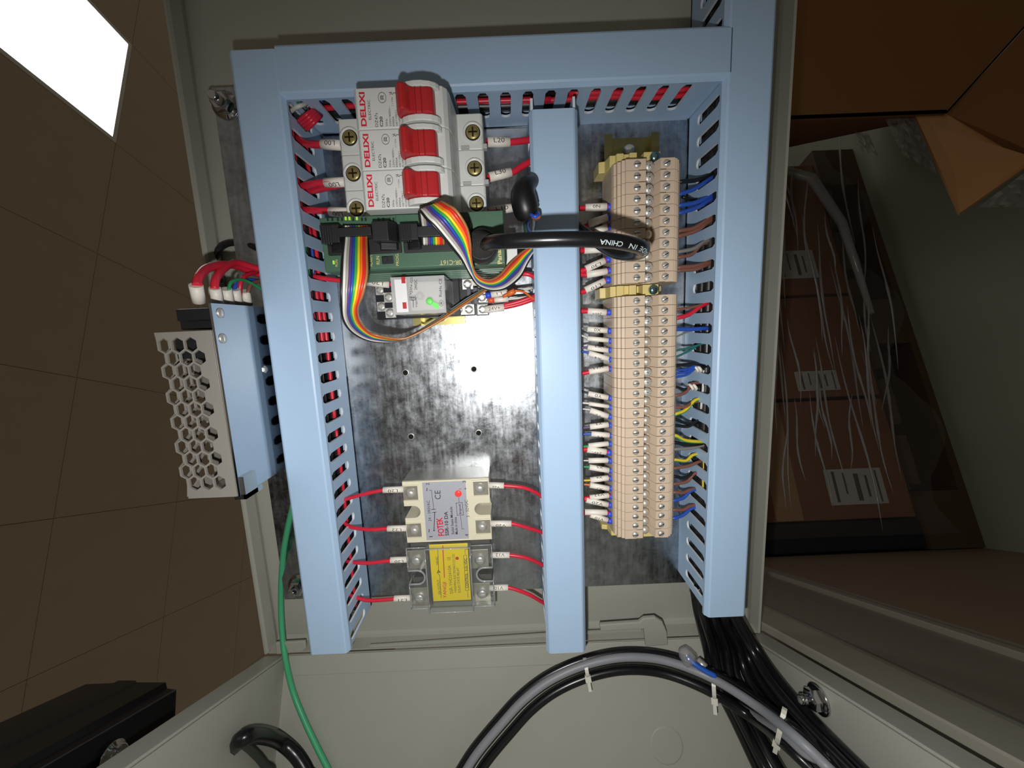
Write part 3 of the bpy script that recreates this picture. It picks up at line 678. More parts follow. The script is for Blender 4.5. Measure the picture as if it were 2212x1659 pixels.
q = MB(); line(q, g((960, 1247), (956.5, 1179)), 0.6); ring(q, P(987.5, 1206, ZL), 1.2, 1.1); s2.part('printed_red_mark', q, INKR, lab)
mb = MB(); a, b = x2a - 1.6, x2b + 1.8
mb.box(a, b, Y0 - 1, Y1 + 2.2, 31.2, 32.2)
for q in ((a, a + 0.9), (b - 0.9, b)): mb.box(q[0], q[1], Y0 - 1, Y1 + 2.2, 26.2, 31.2)
mb.box(a + 0.9, b - 0.9, Y0 - 1, Y0, 12, 31.2); mb.box(a + 0.9, b - 0.9, Y1 + 1.2, Y1 + 2.2, 12, 31.2)
for pts in (notch(X0 - 0.6, a, -1, yc, 5.2), notch(b, X1 + 0.6, 1, yc, 5.2)):
    mb.prism([(x, Y0 - 2.4 if y == Y0 else y) for x, y in pts], XY, 25.2, 26.2)
for x in (X0 - 0.6, X1 - 0.3):
    mb.box(x, x + 0.9, Y0 - 2.4, yc - 5.4, 14, 25.2); mb.box(x, x + 0.9, yc + 5.4, Y1 + 0.4, 14, 25.2)
mb.box(X0 - 0.6, a, Y0 - 2.4, Y0 - 1.5, 12, 25.2); mb.box(b, X1 + 0.6, Y0 - 2.4, Y0 - 1.5, 12, 25.2)
for sx in (X0 + 5.9, X1 - 5.9):
    vs = []
    for k in range(11):
        t = -math.pi / 2 + math.pi * k / 10; e = 1 if sx < -50 else -1
        vs.append((sx + e * math.cos(t) * 5.2, yc + math.sin(t) * 5.2))
    for p, q in zip(vs, vs[1:]): mb.add([(p[0], p[1], 14), (q[0], q[1], 14), (q[0], q[1], 25.2), (p[0], p[1], 25.2)], [(0, 1, 2, 3)])
cov = s2.part('clear_cover', mb, clear('clear_relay_cover', body=0.02))
mb = MB(); w_ = 0.45
def edge(p, q): mb.tube([p, q], w_, 5)
for x in (a + 0.4, b - 0.4):
    edge((x, Y0 - 1, 31.8), (x, Y1 + 2.2, 31.8)); edge((x, Y0 - 1, 25.7), (x, Y1 + 0.4, 25.7))
for y in (Y0 - 1, Y1 + 2): edge((a, y, 31.8), (b, y, 31.8))
for xo, xi in ((X0 - 0.4, a), (X1 + 0.4, b)):
    edge((xo, Y0 - 2.2, 25.7), (xi, Y0 - 2.2, 25.7)); edge((xo, Y1, 25.7), (xi, Y1, 25.7)); edge((xo, Y0 - 2.2, 25.7), (xo, yc - 5.3, 25.7)); edge((xo, yc + 5.3, 25.7), (xo, Y1, 25.7))
    edge((xo, Y0 - 2.2, 14), (xo, yc - 5.3, 14)); edge((xo, Y0 - 2.2, 14), (xi, Y0 - 2.2, 14)); edge((xo, Y0 - 2.2, 14), (xo, Y0 - 2.2, 25.7)); edge((xo, yc - 5.3, 14), (xo, yc - 5.3, 25.7)); edge((xo, yc + 5.3, 14), (xo, yc + 5.3, 25.7))
    e = 1 if xo < -50 else -1; cx_ = xo + e * 6.2
    mb.tube([(xo, yc - 5.2, 25.7)] + [(cx_ + e * math.cos(t) * 5.2, yc + math.sin(t) * 5.2, 25.7) for t in [-math.pi / 2 + math.pi * k / 12 for k in range(13)]] + [(xo, yc + 5.2, 25.7)], 0.75, 6)
s2.part('cover_edge', mb, clear('clear_edge', body=0.3), parent=cov)

# ---------------------------------------------------------------- power supply
XS = -146.4
c0, c1 = PX(460, 655, XS), PX(516, 1075, XS)
PZ = (c0.z + c1.z) / 2
PY1, PY0 = c0.y, c1.y
ps = Thing('power_supply', 'metal power supply with a honeycomb perforated cover, beside the wire duct', 'power supply', (-162, (PY0 + PY1) / 2, 0))
xl = P(337, 716, PZ).x; pyt = P(400, 716, PZ).y
ch = ps.part('chassis', MB().box(XS - 1.2, XS, PY0, PY1, 0.02, PZ).box(xl + 2, XS - 1.2, PY0, PY1, 0.02, 1.2).box(xl + 2, XS - 1.2, PY0, PY0 + 1, 1.2, 20), MIRROR)
def hexplate(xa, xb, ya, yb, z, a=None, side=False):
    a = a or (xb - 7.6 - xa) / 3.05
    SY = 1.16
    bm = bmesh.new(); R = a / math.sqrt(3) * 0.875; py = a * 0.866 * SY
    holes = []; rows = 12; ytop = yb - (yb - ya - py * 11) * 0.45
    left = []
    for r in range(rows):
        off = 0 if r % 2 == 0 else a / 2
        for k in range(3): holes.append((xa + a * 0.53 + off + k * a, ytop - r * py))
        left += [(xa + off * 0.94 + (0.0), ytop - r * py + py * 0.36), (xa + off * 0.94, ytop - r * py - py * 0.36)]
    outer = [(xb, ya), (xb, yb), (xa - 0.4, yb)] + left + [(xa + a * 0.3, ya)]
    eds = []
    for loop in [outer] + [[(hx + R * math.sin(math.pi / 3 * i), hy + R * SY * math.cos(math.pi / 3 * i)) for i in range(6)] for hx, hy in holes]:
        vs = [bm.verts.new((x, y, z)) for x, y in loop]
        eds += [bm.edges.new((vs[i], vs[(i + 1) % len(vs)])) for i in range(len(vs))]
    bmesh.ops.triangle_fill(bm, edges=eds, use_beauty=True, use_dissolve=False)
    bmesh.ops.recalc_face_normals(bm, faces=bm.faces)
    me = bpy.data.meshes.new('perforated_cover')
    if side:
        for v in bm.verts: v.co = Vector((z, v.co.y, PZ - (v.co.x - xa)))
    for v in bm.verts: v.co = (v.co - ps.org) * 0.001
    bm.to_mesh(me); bm.free(); return me
me = hexplate(xl, XS - 1.6, PY0 + 0.3, pyt, PZ); me.materials.append(M('satin_aluminium', (176, 172, 164), 0.4, 0.35, var=0.04))
cv = bpy.data.objects.new('perforated_cover', me); col.objects.link(cv); cv.parent = ps.o
so = cv.modifiers.new('thick', 'SOLIDIFY'); so.thickness = 0.0012; so.offset = 0
ps.part('cover_edge', MB().box(xl + 2.6, XS - 1.6, PY0, PY0 + 0.9, 20, PZ - 0.7).box(xl + 2.6, XS - 1.6, pyt - 0.9, pyt, 60, PZ - 0.7), M('satin_aluminium'))
me = hexplate(xl + 1.2, xl + 1.2 + (XS - 1.6 - xl) * 1.0, PY0 + 0.3, pyt, xl - 0.2, side=True); me.materials.append(M('satin_aluminium'))
cs_ = bpy.data.objects.new('perforated_side', me); col.objects.link(cs_); cs_.parent = ps.o
so = cs_.modifiers.new('thick', 'SOLIDIFY'); so.thickness = 0.0012; so.offset = 0
ps.part('lower_side', MB().box(xl - 0.8, xl + 0.4, PY0 + 0.3, pyt, 1.3, PZ - (XS - 1.6 - xl)), M('satin_aluminium'))
ps.part('circuit_board', MB().box(XS - 5, XS - 3.6, PY0 + 2, PY1 - 1, 3, PZ - 22), M('board_brown', (70, 64, 46), 0.5))
ps.part('transformer', MB().box(XS - 26, XS - 5, PY0 + 34, PY0 + 58, 10, 54).box(XS - 24, XS - 7, PY0 + 31, PY0 + 61, 18, 46), M('transformer_core', (64, 56, 50), 0.5), bev=0.8)
ps.part('copper_coil', MB().lathe((XS - 9, PY0 + 60, 56), (0.3, 0, 1), [(4, 0), (4.6, 1), (4.6, 6), (3.6, 7)], 16), M('copper_wire', (176, 110, 74), 0.35, 0.8))
ps.part('capacitor', MB().lathe((XS - 10, PY0 + 12, 62), (0, 0, 1), [(6, -55), (6, 0), (5.2, 1)], 20), M('capacitor_can', (40, 42, 52), 0.3))
ps.part('capacitor', MB().lathe((XS - 9, PY0 + 27, 60), (0.1, 0, 1), [(5, -50), (5, 0), (4.4, 0.9)], 20), M('tan_can', (198, 168, 140), 0.4))
ps.part('terminal_block', MB().box(xl + 5, XS - 2, pyt + 1, PY1 - 1.5, 8, PZ - 9).box(xl + 8, XS - 2.4, PY1 - 8, PY1 - 2, 8, PZ - 4).box(xl + 1.5, XS - 1.7, pyt - 14, pyt - 1, 40, PZ - 8), BLACKP, bev=0.5)
for u, v in ((476, 676), (481, 731)):
    c = PX(u, v, XS); ps.part('side_screw', MB().lathe(c, (1, 0, 0), [(2.6, 0), (2.6, 0.35), (1.8, 0.9), (0.5, 1.0)], 16).box(c.x + 0.9, c.x + 1.08, c.y - 1.3, c.y + 1.3, c.z - 0.25, c.z + 0.25), CHROME, ch)
c = PX(572, 798, XS); ps.part('side_screw', MB().lathe(c, (1, 0, 0), [(2.2, 0), (2.2, 0.35), (1.6, 0.9), (0.5, 1.0)], 6, sm=False), CHROME, ch)
ps.part('end_bracket', MB().box(XS - 5, XS + 1.4, PY0 - 2.6, PY0, PZ - 16, PZ - 2).box(XS, XS + 1.4, PY0 - 2.6, PY0 + 10, PZ - 12, PZ - 2), M('bright_bracket', (190, 190, 186), 0.25, 1.0))

# ---------------------------------------------------------------- terminal blocks
TX = 83.2
PITCH = 6.155
def cut(z): return z
TZ = 42.0
tprof = [(-19.5, 8), (-20, 20), (-20, 33), (-19.4, 35.5), (-18.3, 36.2), (-18.1, 38.4), (-16.4, 38.6), (-16.2, 40.6), (-14.6, 40.8), (-14.4, 42), (-3.0, 42), (-3.0, 34), (2.6, 34), (5.2, 42), (13.4, 42), (13.6, 40.8), (15.2, 40.6), (15.4, 38.8), (17, 38.4), (17.2, 36), (20, 33), (20.5, 8)]
sl_x, sr_x = P(1375, 650, 42.4).x, P(1436, 650, 42.4).x
def terminal_master(y, label, group):
    t = Thing('terminal_block', label, 'terminal block', (TX, y, 8), group)
    t.part('housing', MB().prism([(TX + a, b) for a, b in tprof], XZ, y - PITCH / 2 + 0.12, y + PITCH / 2 - 0.12), TERM)
    for sx in (sl_x, sr_x):
        mb = MB().lathe((sx, y, TZ), (0, 0, 1), [(2.1, 0), (2.1, 0.35), (1.7, 0.95), (0.9, 1.3), (0.2, 1.38)], 14)
        s = t.part('clamp_screw', mb, CHROME)
        ang = random.uniform(-0.6, 0.6) + (0.9 if sx > 80 else 0.3); d = Vector((math.cos(ang), math.sin(ang), 0)) * 1.7; n = Vector((-d.y, d.x, 0)).normalized() * 0.26
        c = Vector((sx, y, TZ + 1.0))
        t.part('screw_slot', MB().hexa([c - d - n, c + d - n, c + d + n, c - d + n] + [p + Vector((0, 0, 0.42)) for p in (c - d - n, c + d - n, c + d + n, c - d + n)]), M('slot_shadow', (110, 108, 100), 0.4, 1.0), s)
    mb = MB(); line(mb, [(TX - 7, y - 2.95, TZ), (TX - 3.1, y - 2.95, TZ)], 0.4); line(mb, [(TX + 5.2, y - 2.95, TZ), (TX + 8.4, y - 2.95, TZ)], 0.4)
    t.part('marker_groove', mb, M('groove_brown', (92, 74, 62), 0.7))
    return t
BRONZE = M('nickel_bridge', (208, 202, 192), 0.42, 0.55, var=0.08)
def bridge(t, y, screw):
    if screw:
        mb = MB().lathe((TX - 0.2, y, 34), (0, 0, 1), [(2.75, 0), (2.75, 5.2), (2.3, 6.0), (0.7, 6.2)], 12)
        for k in range(3):
            a = k * math.pi / 3; d = Vector((math.cos(a), math.sin(a), 0)) * 2.2; n = Vector((-d.y, d.x, 0)).normalized() * 0.22; c = Vector((TX - 0.2, y, 39.9))
            mb.hexa([c - d - n, c + d - n, c + d + n, c - d + n] + [p + Vector((0, 0, 0.5)) for p in (c - d - n, c + d - n, c + d + n, c - d + n)])
        t.part('bridge_screw', mb, CHROME)
    else:
        mb = MB().lathe((TX - 0.2, y + 0.2, 34), (0, 0, 1), [(2.75, 0), (2.75, 3.4), (2.3, 4.4), (1.2, 5.2), (0.2, 5.4)], 16)
        t.part('bridge_socket', mb, BRONZE)
ORD = ['first', 'second', 'third', 'fourth', 'fifth', 'sixth', 'seventh', 'eighth', 'ninth', 'tenth', 'eleventh', 'twelfth', 'thirteenth', 'fourteenth', 'fifteenth', 'sixteenth', 'seventeenth', 'eighteenth', 'nineteenth', 'twentieth', 'twenty-first', 'twenty-second', 'twenty-third', 'twenty-fourth', 'twenty-fifth']
yu = [P(1375, 355 + 0 * k, 42.4).y - k * PITCH for k in range(11)]
yl = [P(1375, 650, 42.4).y - k * (P(1375, 650, 42.4).y - P(1373, 1155, 42.4).y) / 24 for k in range(25)]
m_scr = terminal_master(yu[0], 'beige terminal block, first from the top of the upper bank', 'beige rail terminal blocks')
first_done = False
for bank, ys, scr in (('upper', yu, {0, 1, 2, 3, 4, 9, 10}), ('lower', yl, {0, 1, 2, 7, 8, 9})):
    for k, y in enumerate(ys):
        lab_t = f'beige terminal block, {ORD[k]} from the top of the {bank} bank'
        if bank == 'upper' and k == 0: t = m_scr
        else: t = m_base.copy((0, y - yu[0], 0), lab_t)
        if not first_done:
            first_done = True
            m_base = Thing.__new__(Thing); m_base.o = m_scr.o; m_base.org = m_scr.org
            pend = (t, y, k in scr); continue
        bridge(t, y, k in scr)
bridge(*pend)
# end brackets
def end_bracket(y, label, screw=True, w=6.4):
    t = Thing('end_bracket', label, 'end bracket', (TX, y, 7.6), 'yellow terminal end brackets')
    pr = [(-25, 8), (-25, 22), (-21.5, 23), (-20.5, 31), (-17.5, 31), (-17, 33.5), (-13, 33.5), (-12.5, 32), (-10, 32), (-9.5, 34), (-5.5, 34), (-5.2, 26), (-1.8, 26), (-1.5, 34), (8, 34), (8, 24), (15, 20), (16, 8)]
    t.part('bracket', MB().prism([(TX + a, b) for a, b in pr], XZ, y - w / 2, y + w / 2), ENDY, bev=0.3)
    if screw:
        mb = MB().lathe((TX + 4.6, y, 34), (0, 0, 1), [(3.0, 0), (3.0, 0.8), (2.5, 2.2), (0.8, 2.6)], 14)
        t.part('clamp_screw', mb, M('blue_zinc_screw', (150, 190, 206), 0.2, 1.0, var=0.2, nscale=400))
    return t
end_bracket(yu[0] + 6.4, 'yellow end bracket above the upper bank of terminals')
end_bracket((yu[10] + yl[0]) / 2, 'yellow end bracket between the two banks of terminals')
end_bracket(yl[24] - 5.0, 'yellow end bracket below the lower bank of terminals', False, 3.4)
# ---------------------------------------------------------------- wires and cables
def pp(lst): return [p if isinstance(p, Vector) else P(*p) for p in lst]
def marker(T, a, b, r, text=None, flip=True, H=2.0, roll=0.0, frac=0.55, off=0.0):
    a, b = Vector(a), Vector(b); d = (b - a).normalized()
    mb = MB().tube([a, a + (b - a) * 0.5, b], r, 14)
    s = T.part('marker_sleeve', mb, SLEEVE)
    if text:
        dirx = d if d.x > 0 else -d
        right = -dirx if flip else dirx
        up = Vector((0, 0, 1)).cross(right).normalized(); nor = right.cross(up)
        c = (a + b) / 2 + dirx * off
        me0 = text_cut(text); xs = [v.co.x for v in me0.vertices]; ys = [v.co.y for v in me0.vertices]
        L = (b - a).length * frac; me = me0.copy(); me.name = 'lettering'
        for v in me.vertices:
            x = (v.co.x - (min(xs) + max(xs)) / 2) / (max(xs) - min(xs)) * L
            th = ((v.co.y - (min(ys) + max(ys)) / 2) / (max(ys) - min(ys)) * H) / r + roll
            v.co = (c - T.org + right * x + (up * math.sin(th) + nor * math.cos(th)) * (r + 0.07)) * 0.001
        me.materials.clear(); me.materials.append(INK)
        o = bpy.data.objects.new('lettering', me); col.objects.link(o); o.parent = s
    return s
def wire(label, mat, pts, r=1.25, sleeve=None, sr=2.1, ferrule=None, group=None, n=5, name='wire', cat='wire', **k):
    pts = pp(pts); t = Thing(name, label, cat, pts[0], group)
    t.part('insulation', MB().tube(crom(pts, n), r, 8), mat)
    if sleeve:
        a, b = pp(sleeve); marker(t, a, b, sr, **k)
    if ferrule:
        a, b = pp(ferrule); t.part('ferrule', MB().tube([a, b], 1.9, 10), BLUEF)
    return t
CW = {'red': REDW, 'black': BLACKW, 'blue': BLUEW, 'brown': BROWNW, 'grey': GREYW, 'white': WHITEW, 'green': GREENW, 'teal': TEALW, 'yellow': YELLOWW, 'orange': ORANGEW, 'purple': PURPLEW}
# ---- wires entering the terminal blocks from the middle duct
TW = [  # ferrule v, sleeve right (u, v), sleeve left (u, v), colour, exit v, text, wire radius, sleeve radius, roll
    (447, 1310, 447, 1264, 449, 'red', 450, 'N0', 1.7, 2.3, 0.0), (469, 1312, 470, 1270, 484, 'red', 492, None, 1.3, 2.2, 0), (491, 1311, 491, 1285, 500, 'red', 508, None, 1.3, 2.0, 0),
    (527, 1309, 529, 1262, 530, 'red', 531, None, 1.3, 2.0, 0), (539, 1308, 538, 1262, 541, 'red', 541, 'L20', 1.7, 2.1, -1.2), (560, 1306, 563, 1265, 581, 'red', 585, 'L30', 1.7, 2.1, 0.35),
    (584, 1311, 586, 1267, 594, 'red', 593, None, 1.5, 2.1, 0), (605, 1306, 607, 1264, 627, 'red', 631, 'L10', 1.7, 2.1, 0.4), (675, 1309, 675, 1269, 672, 'red', 672, '24V+', 1.8, 2.1, 0.7),
    (715, 1311, 714, 1268, 711, 'grey', 709, 'X0', 0.7, 1.8, 0.0), (737, 1313, 735, 1268, 731, 'white', 724, None, 0.6, 1.5, 0), (756, 1313, 757, 1269, 750, 'purple', 752, 'X3', 0.7, 1.7, -0.9),
    (777, 1314, 775, 1271, 763, 'blue', 759, 'X4', 0.75, 1.8, 0.9), (797, 1314, 796, 1272, 803, 'red', 807, 'V11', 1.3, 1.9, -1.1), (860, 1313, 859, 1270, 850, 'black', 845, 'Y0', 0.7, 1.8, 0),
    (880, 1314, 878, 1272, 872, 'white', 870, None, 0.7, 1.3, 0), (900, 1313, 899, 1274, 886, 'white', 883, 'Y2', 0.5, 1.9, 0.9), (919, 1314, 917, 1274, 922, 'purple', 925, 'Y3', 0.6, 1.9, -1.0),
    (941, 1316, 940, 1277, 937, 'blue', 938, 'Y4', 0.9, 1.8, 0.8), (959, 1314, 958, 1271, 963, 'green', 965, None, 0.8, 1.7, 0), (978, 1309, 976, 1268, 971, 'red', 971, '24V-', 1.6, 2.1, 0.5),
    (996, 1313, 994, 1271, 995, 'white', 995, None, 0.5, 1.8, 0), (1017, 1315, 1016, 1273, 1009, 'green', 1008, 'X5', 0.7, 1.9, -0.9), (1034, 1314, 1032, 1275, 1037, 'yellow', 1038, 'X6', 0.7, 1.9, -0.9),
    (1055, 1315, 1055, 1274, 1048, 'orange', 1046, 'X7', 0.7, 1.8, 0.5), (1073, 1315, 1070, 1274, 1075, 'red', 1077, 'V22', 1.3, 1.8, -1.0), (1091, 1313, 1090, 1266, 1080, 'red', 1077, 'V20', 1.2, 1.9, 0.0),
    (1111, 1311, 1107, 1263, 1106, 'red', 1106, None, 1.3, 2.0, 0), (1126, 1312, 1123, 1275, 1112, 'red', 1108, 'V10', 1.2, 1.9, 0.1)]
prev = 'the yellow end bracket'
for i, (fv, ru, rv, lu, lv, c, ev, tx, r, sr, roll) in enumerate(TW):
    z = 29.0
    place_t = f'going to the {"upper" if fv < 620 else "lower"} terminal bank'
    lab = (f'{c} wire with a white sleeve marked {tx}, {place_t}' if tx else
           f'{c} wire with a blank white sleeve, just {"below the one marked " + prev if prev != "the yellow end bracket" else "under the bracket"}')
    if tx: prev = tx
    else: prev = prev
    n_blank = sum(1 for q in TW[:i] if q[7] is None)
    if not tx: lab = f'{c} wire with a blank white sleeve, {ORD[n_blank]} blank one from the top, at the terminals'
    wire(lab, CW[c], [(1236, ev, z - 4), (1254, ev, z - 2), (lu + 4, lv, z), ((lu + ru) / 2, (lv + rv) / 2, z + 0.4), (ru - 1, rv, z + 0.4), (ru + 2.5, (rv + fv) / 2, z + 0.2)], min(r, 1.6),
         ((lu, lv, z), (ru, rv, z + 0.4)), sr, ((ru + 1.2, (rv + 2 * fv) / 3, z), (1322, fv, z)), 'marked wires entering the terminals', text=tx, roll=roll, H=1.8 if sr > 1.7 else 1.5, frac=0.34 if not tx or len(tx) < 3 else 0.5)
# ---- wires leaving the terminals into the far duct
RW = [('black', 1.3, (1474, 392), (1508, 388), (1552, 368)), ('blue', 1.3, (1472, 418), (1502, 407), (1542, 381)), ('blue', 1.4, (1472, 443), (1505, 437), (1547, 418)), ('blue', 1.3, (1472, 459), (1508, 447), (1547, 424)),
      ('brown', 1.3, (1470, 498), (1500, 492), (1542, 467)), ('brown', 1.3, (1470, 509), (1504, 498), (1538, 475)), ('grey', 1.2, (1470, 543), (1498, 537), (1522, 522)), ('brown', 1.1, (1470, 555), (1495, 549), (1516, 528)),
      ('brown', 1.3, (1470, 577), (1504, 574), (1542, 564)), ('brown', 1.2, (1470, 584), (1504, 581), (1536, 568)), ('brown', 0.9, (1468, 668), (1498, 663), (1522, 657)), ('red', 1.4, (1466, 686), (1489, 679), (1520, 658)),
      ('blue', 1.4, (1464, 711), (1500, 711), (1542, 707)), ('grey', 0.6, (1464, 726), (1482, 718), (1500, 712)), ('teal', 0.7, (1463, 757), (1493, 750), (1520, 742)), ('teal', 0.7, (1463, 770), (1490, 757), (1512, 744)),
      ('black', 1.0, (1463, 789), (1500, 786), (1522, 792)), ('blue', 0.9, (1462, 800), (1484, 797), (1508, 788)), ('blue', 0.9, (1462, 807), (1484, 803), (1508, 789)), ('blue', 0.9, (1462, 814), (1484, 809), (1508, 791)),
      ('black', 0.9, (1462, 836), (1478, 841), (1492, 838)), ('brown', 1.1, (1462, 854), (1480, 848), (1494, 830)), ('brown', 1.1, (1460, 880), (1482, 878), (1498, 869)), ('yellow', 1.1, (1460, 894), (1480, 886), (1502, 864)),
      ('black', 1.1, (1460, 906), (1482, 914), (1498, 914)), ('black', 1.1, (1460, 919), (1486, 921), (1506, 910)), ('yellow', 1.2, (1460, 941), (1480, 951), (1516, 954)), ('black', 1.2, (1460, 956), (1490, 961), (1518, 959)),
      ('grey', 1.1, (1460, 970), (1492, 968), (1524, 961)), ('yellow', 1.0, (1459, 993), (1482, 995), (1496, 983)), ('brown', 1.1, (1459, 1011), (1488, 1006), (1514, 996)), ('black', 1.1, (1458, 1029), (1478, 1032), (1496, 1024)),
      ('brown', 1.1, (1458, 1045), (1484, 1040), (1500, 1023)), ('brown', 1.2, (1458, 1063), (1476, 1064), (1490, 1058)), ('blue', 1.2, (1457, 1081), (1476, 1075), (1493, 1060)), ('brown', 1.2, (1457, 1101), (1476, 1101), (1490, 1093)), ('blue', 1.2, (1457, 1119), (1476, 1112), (1494, 1098))]
cnt = {}
for c, r, a, m_, b in RW:
    cnt[c] = cnt.get(c, 0) + 1
    e = (b[0] + 22, b[1] - 4)
    t = wire(f'{c} wire curving from the terminals into the far duct, {ORD[cnt[c] - 1]} {c} one from the top', CW[c], [(a[0] - 8, a[1] + 2, 27), (*a, 28), (*m_, 27), (*b, 25), (*e, 22)], r, group='wires leaving the terminals')
    if c == 'yellow':
        q = crom(pp([(a[0] - 8, a[1] + 2, 27), (*a, 28), (*m_, 27), (*b, 25), (*e, 22)]), 5)
        t.part('green_stripe', MB().tube([p + Vector((0, -0.45 * r, 0.3 * r)) for p in q], r * 0.72, 6), M('green_stripe', (88, 160, 72), 0.4))
for lab, sp in (('pair of white marker rings on the wires in the duct slot beside the blue trio', ((1503, 797), (1510, 797))), ('pair of white marker rings in the duct slot below the blue trio', ((1492, 836), (1500, 836)))):
    t = Thing('marker_ring', lab, 'wire marker', P(*sp[0], 24))
    for u, v in sp: t.part('ring', MB().tube([P(u - 2.2, v + 1.5, 25), P(u + 2.2, v - 1.5, 25)], 2.6, 12), SLEEVE)
wire('thin black wire tucked behind the wires into the far duct, beside the upper terminals', BLACKW, [(1474, 425, 16), (1500, 432, 14), (1530, 420, 16), (1560, 400, 20)], 1.2)
# ---- breaker wires
wire('red wire with sleeve marked L00 into the topmost breaker', REDW, [(640, 296, 24), (662, 310, 30), (695, 313, 36), (742, 314, 38)], 2.0, ((696, 312, 36), (740, 314, 38)), 2.7, text='L00', frac=0.5, H=2.4)
wire('red wire with sleeve marked L00 into the middle breaker', REDW, [(632, 416, 26), (655, 402, 30), (695, 395, 36), (748, 393, 38)], 2.1, ((703, 395, 36), (748, 393, 38)), 2.6, text='L00', roll=0.8, frac=0.5, H=2.4)
wire('red wire crossing just under the marked wire of the middle breaker', REDW, [(640, 400, 18), (668, 412, 22), (705, 405, 28), (752, 396, 32)], 2.0)
wire('red wire with a shaded sleeve into the lowest breaker', REDW, [(630, 440, 24), (650, 452, 28), (690, 455, 34), (752, 458, 38)], 2.0, ((713, 457, 36), (755, 459, 38)), 2.6, text='L00', roll=0.7, frac=0.5, H=2.4)
wire('red wire with sleeve marked L20 leaving the topmost breaker', REDW, [(1050, 307, 38), (1100, 307, 36), (1146, 302, 32), (1166, 300, 26)], 1.9, ((1053, 307, 38), (1101, 307, 36)), 2.6, text='L20', flip=False, frac=0.48, H=2.4)
wire('red wire with sleeve marked L30 leaving the middle breaker', REDW, [(1052, 384, 38), (1104, 373, 36), (1125, 361, 34), (1146, 349, 32), (1164, 342, 26)], 1.9, ((1057, 383, 38), (1104, 372, 36)), 2.6, text='L30', flip=False, frac=0.48, H=2.4, roll=0.3)
wire('red wire with sleeve marked L10 leaving the lowest breaker behind the black plug', REDW, [(1052, 458, 36), (1085, 453, 34), (1112, 447, 32), (1160, 440, 26)], 1.8, ((1054, 457, 35), (1112, 448, 32)), 2.5, text='L10', flip=False, frac=0.45, H=2.2)
# ---- relay wires
wire('red wire with sleeve marked L20 into the relay socket', REDW, [(650, 592, 22), (680, 598, 25), (735, 606, 25), (848, 615, 24)], 1.5, ((793, 609, 25), (842, 615, 24)), 2.4, text='L20', frac=0.48, H=2.2)
wire('red wire with sleeve marked L22 leaving the relay socket', REDW, [(1006, 613, 24), (1060, 605, 24), (1110, 594, 26), (1140, 592, 28), (1160, 602, 26)], 1.4, ((1010, 613, 24), (1056, 604, 24)), 2.3, text='L22', flip=False, frac=0.4, H=2.1, off=2)
wire('white sleeved wire with a blue ferrule at the relay socket', WHITEW, [(1045, 640, 24), (1070, 636, 24), (1100, 630, 25), (1150, 622, 22)], 1.0, ((1061, 637, 24), (1096, 631, 24)), 2.0, ((1049, 639, 24), (1061, 637, 24)), text='L1', frac=0.3, H=1.6)
wire('wire with an orange ferrule and blank sleeve at the relay socket', WHITEW, [(1050, 652, 20), (1070, 648, 20), (1110, 645, 20), (1150, 640, 20)], 0.8, ((1068, 648, 20), (1098, 646, 20)), 1.8).part('orange_ferrule', MB().tube(pp([(1054, 649, 20), (1068, 648, 20)]), 2.0, 10), M('orange_ferrule_plastic', (222, 92, 60), 0.4))
wire('red wire with sleeve marked 24V+ at the relay socket', REDW, [(1052, 669, 22), (1088, 664, 22), (1120, 657, 22), (1152, 646, 22), (1166, 640, 20)], 1.5, ((1047, 669, 22), (1089, 664, 22)), 2.4, text='24V+', flip=False, frac=0.6, H=1.9)
wire('second red wire beside the one marked 24V+ at the relay', REDW, [(1085, 661, 22), (1120, 652, 23), (1152, 641, 23), (1166, 634, 20)], 1.4)
t = wire('orange wire with a crimped pin above the wire marked 24V+', ORANGEW, [(1112, 628, 30), (1132, 631, 28), (1150, 644, 24), (1162, 648, 20)], 0.7)
t.part('crimp_pin', MB().tube(pp([(1086, 641, 28), (1098, 635, 29)]), 0.9, 8).tube(pp([(1097, 636, 29), (1112, 628, 30)]), 1.8, 8), ORANGEW)
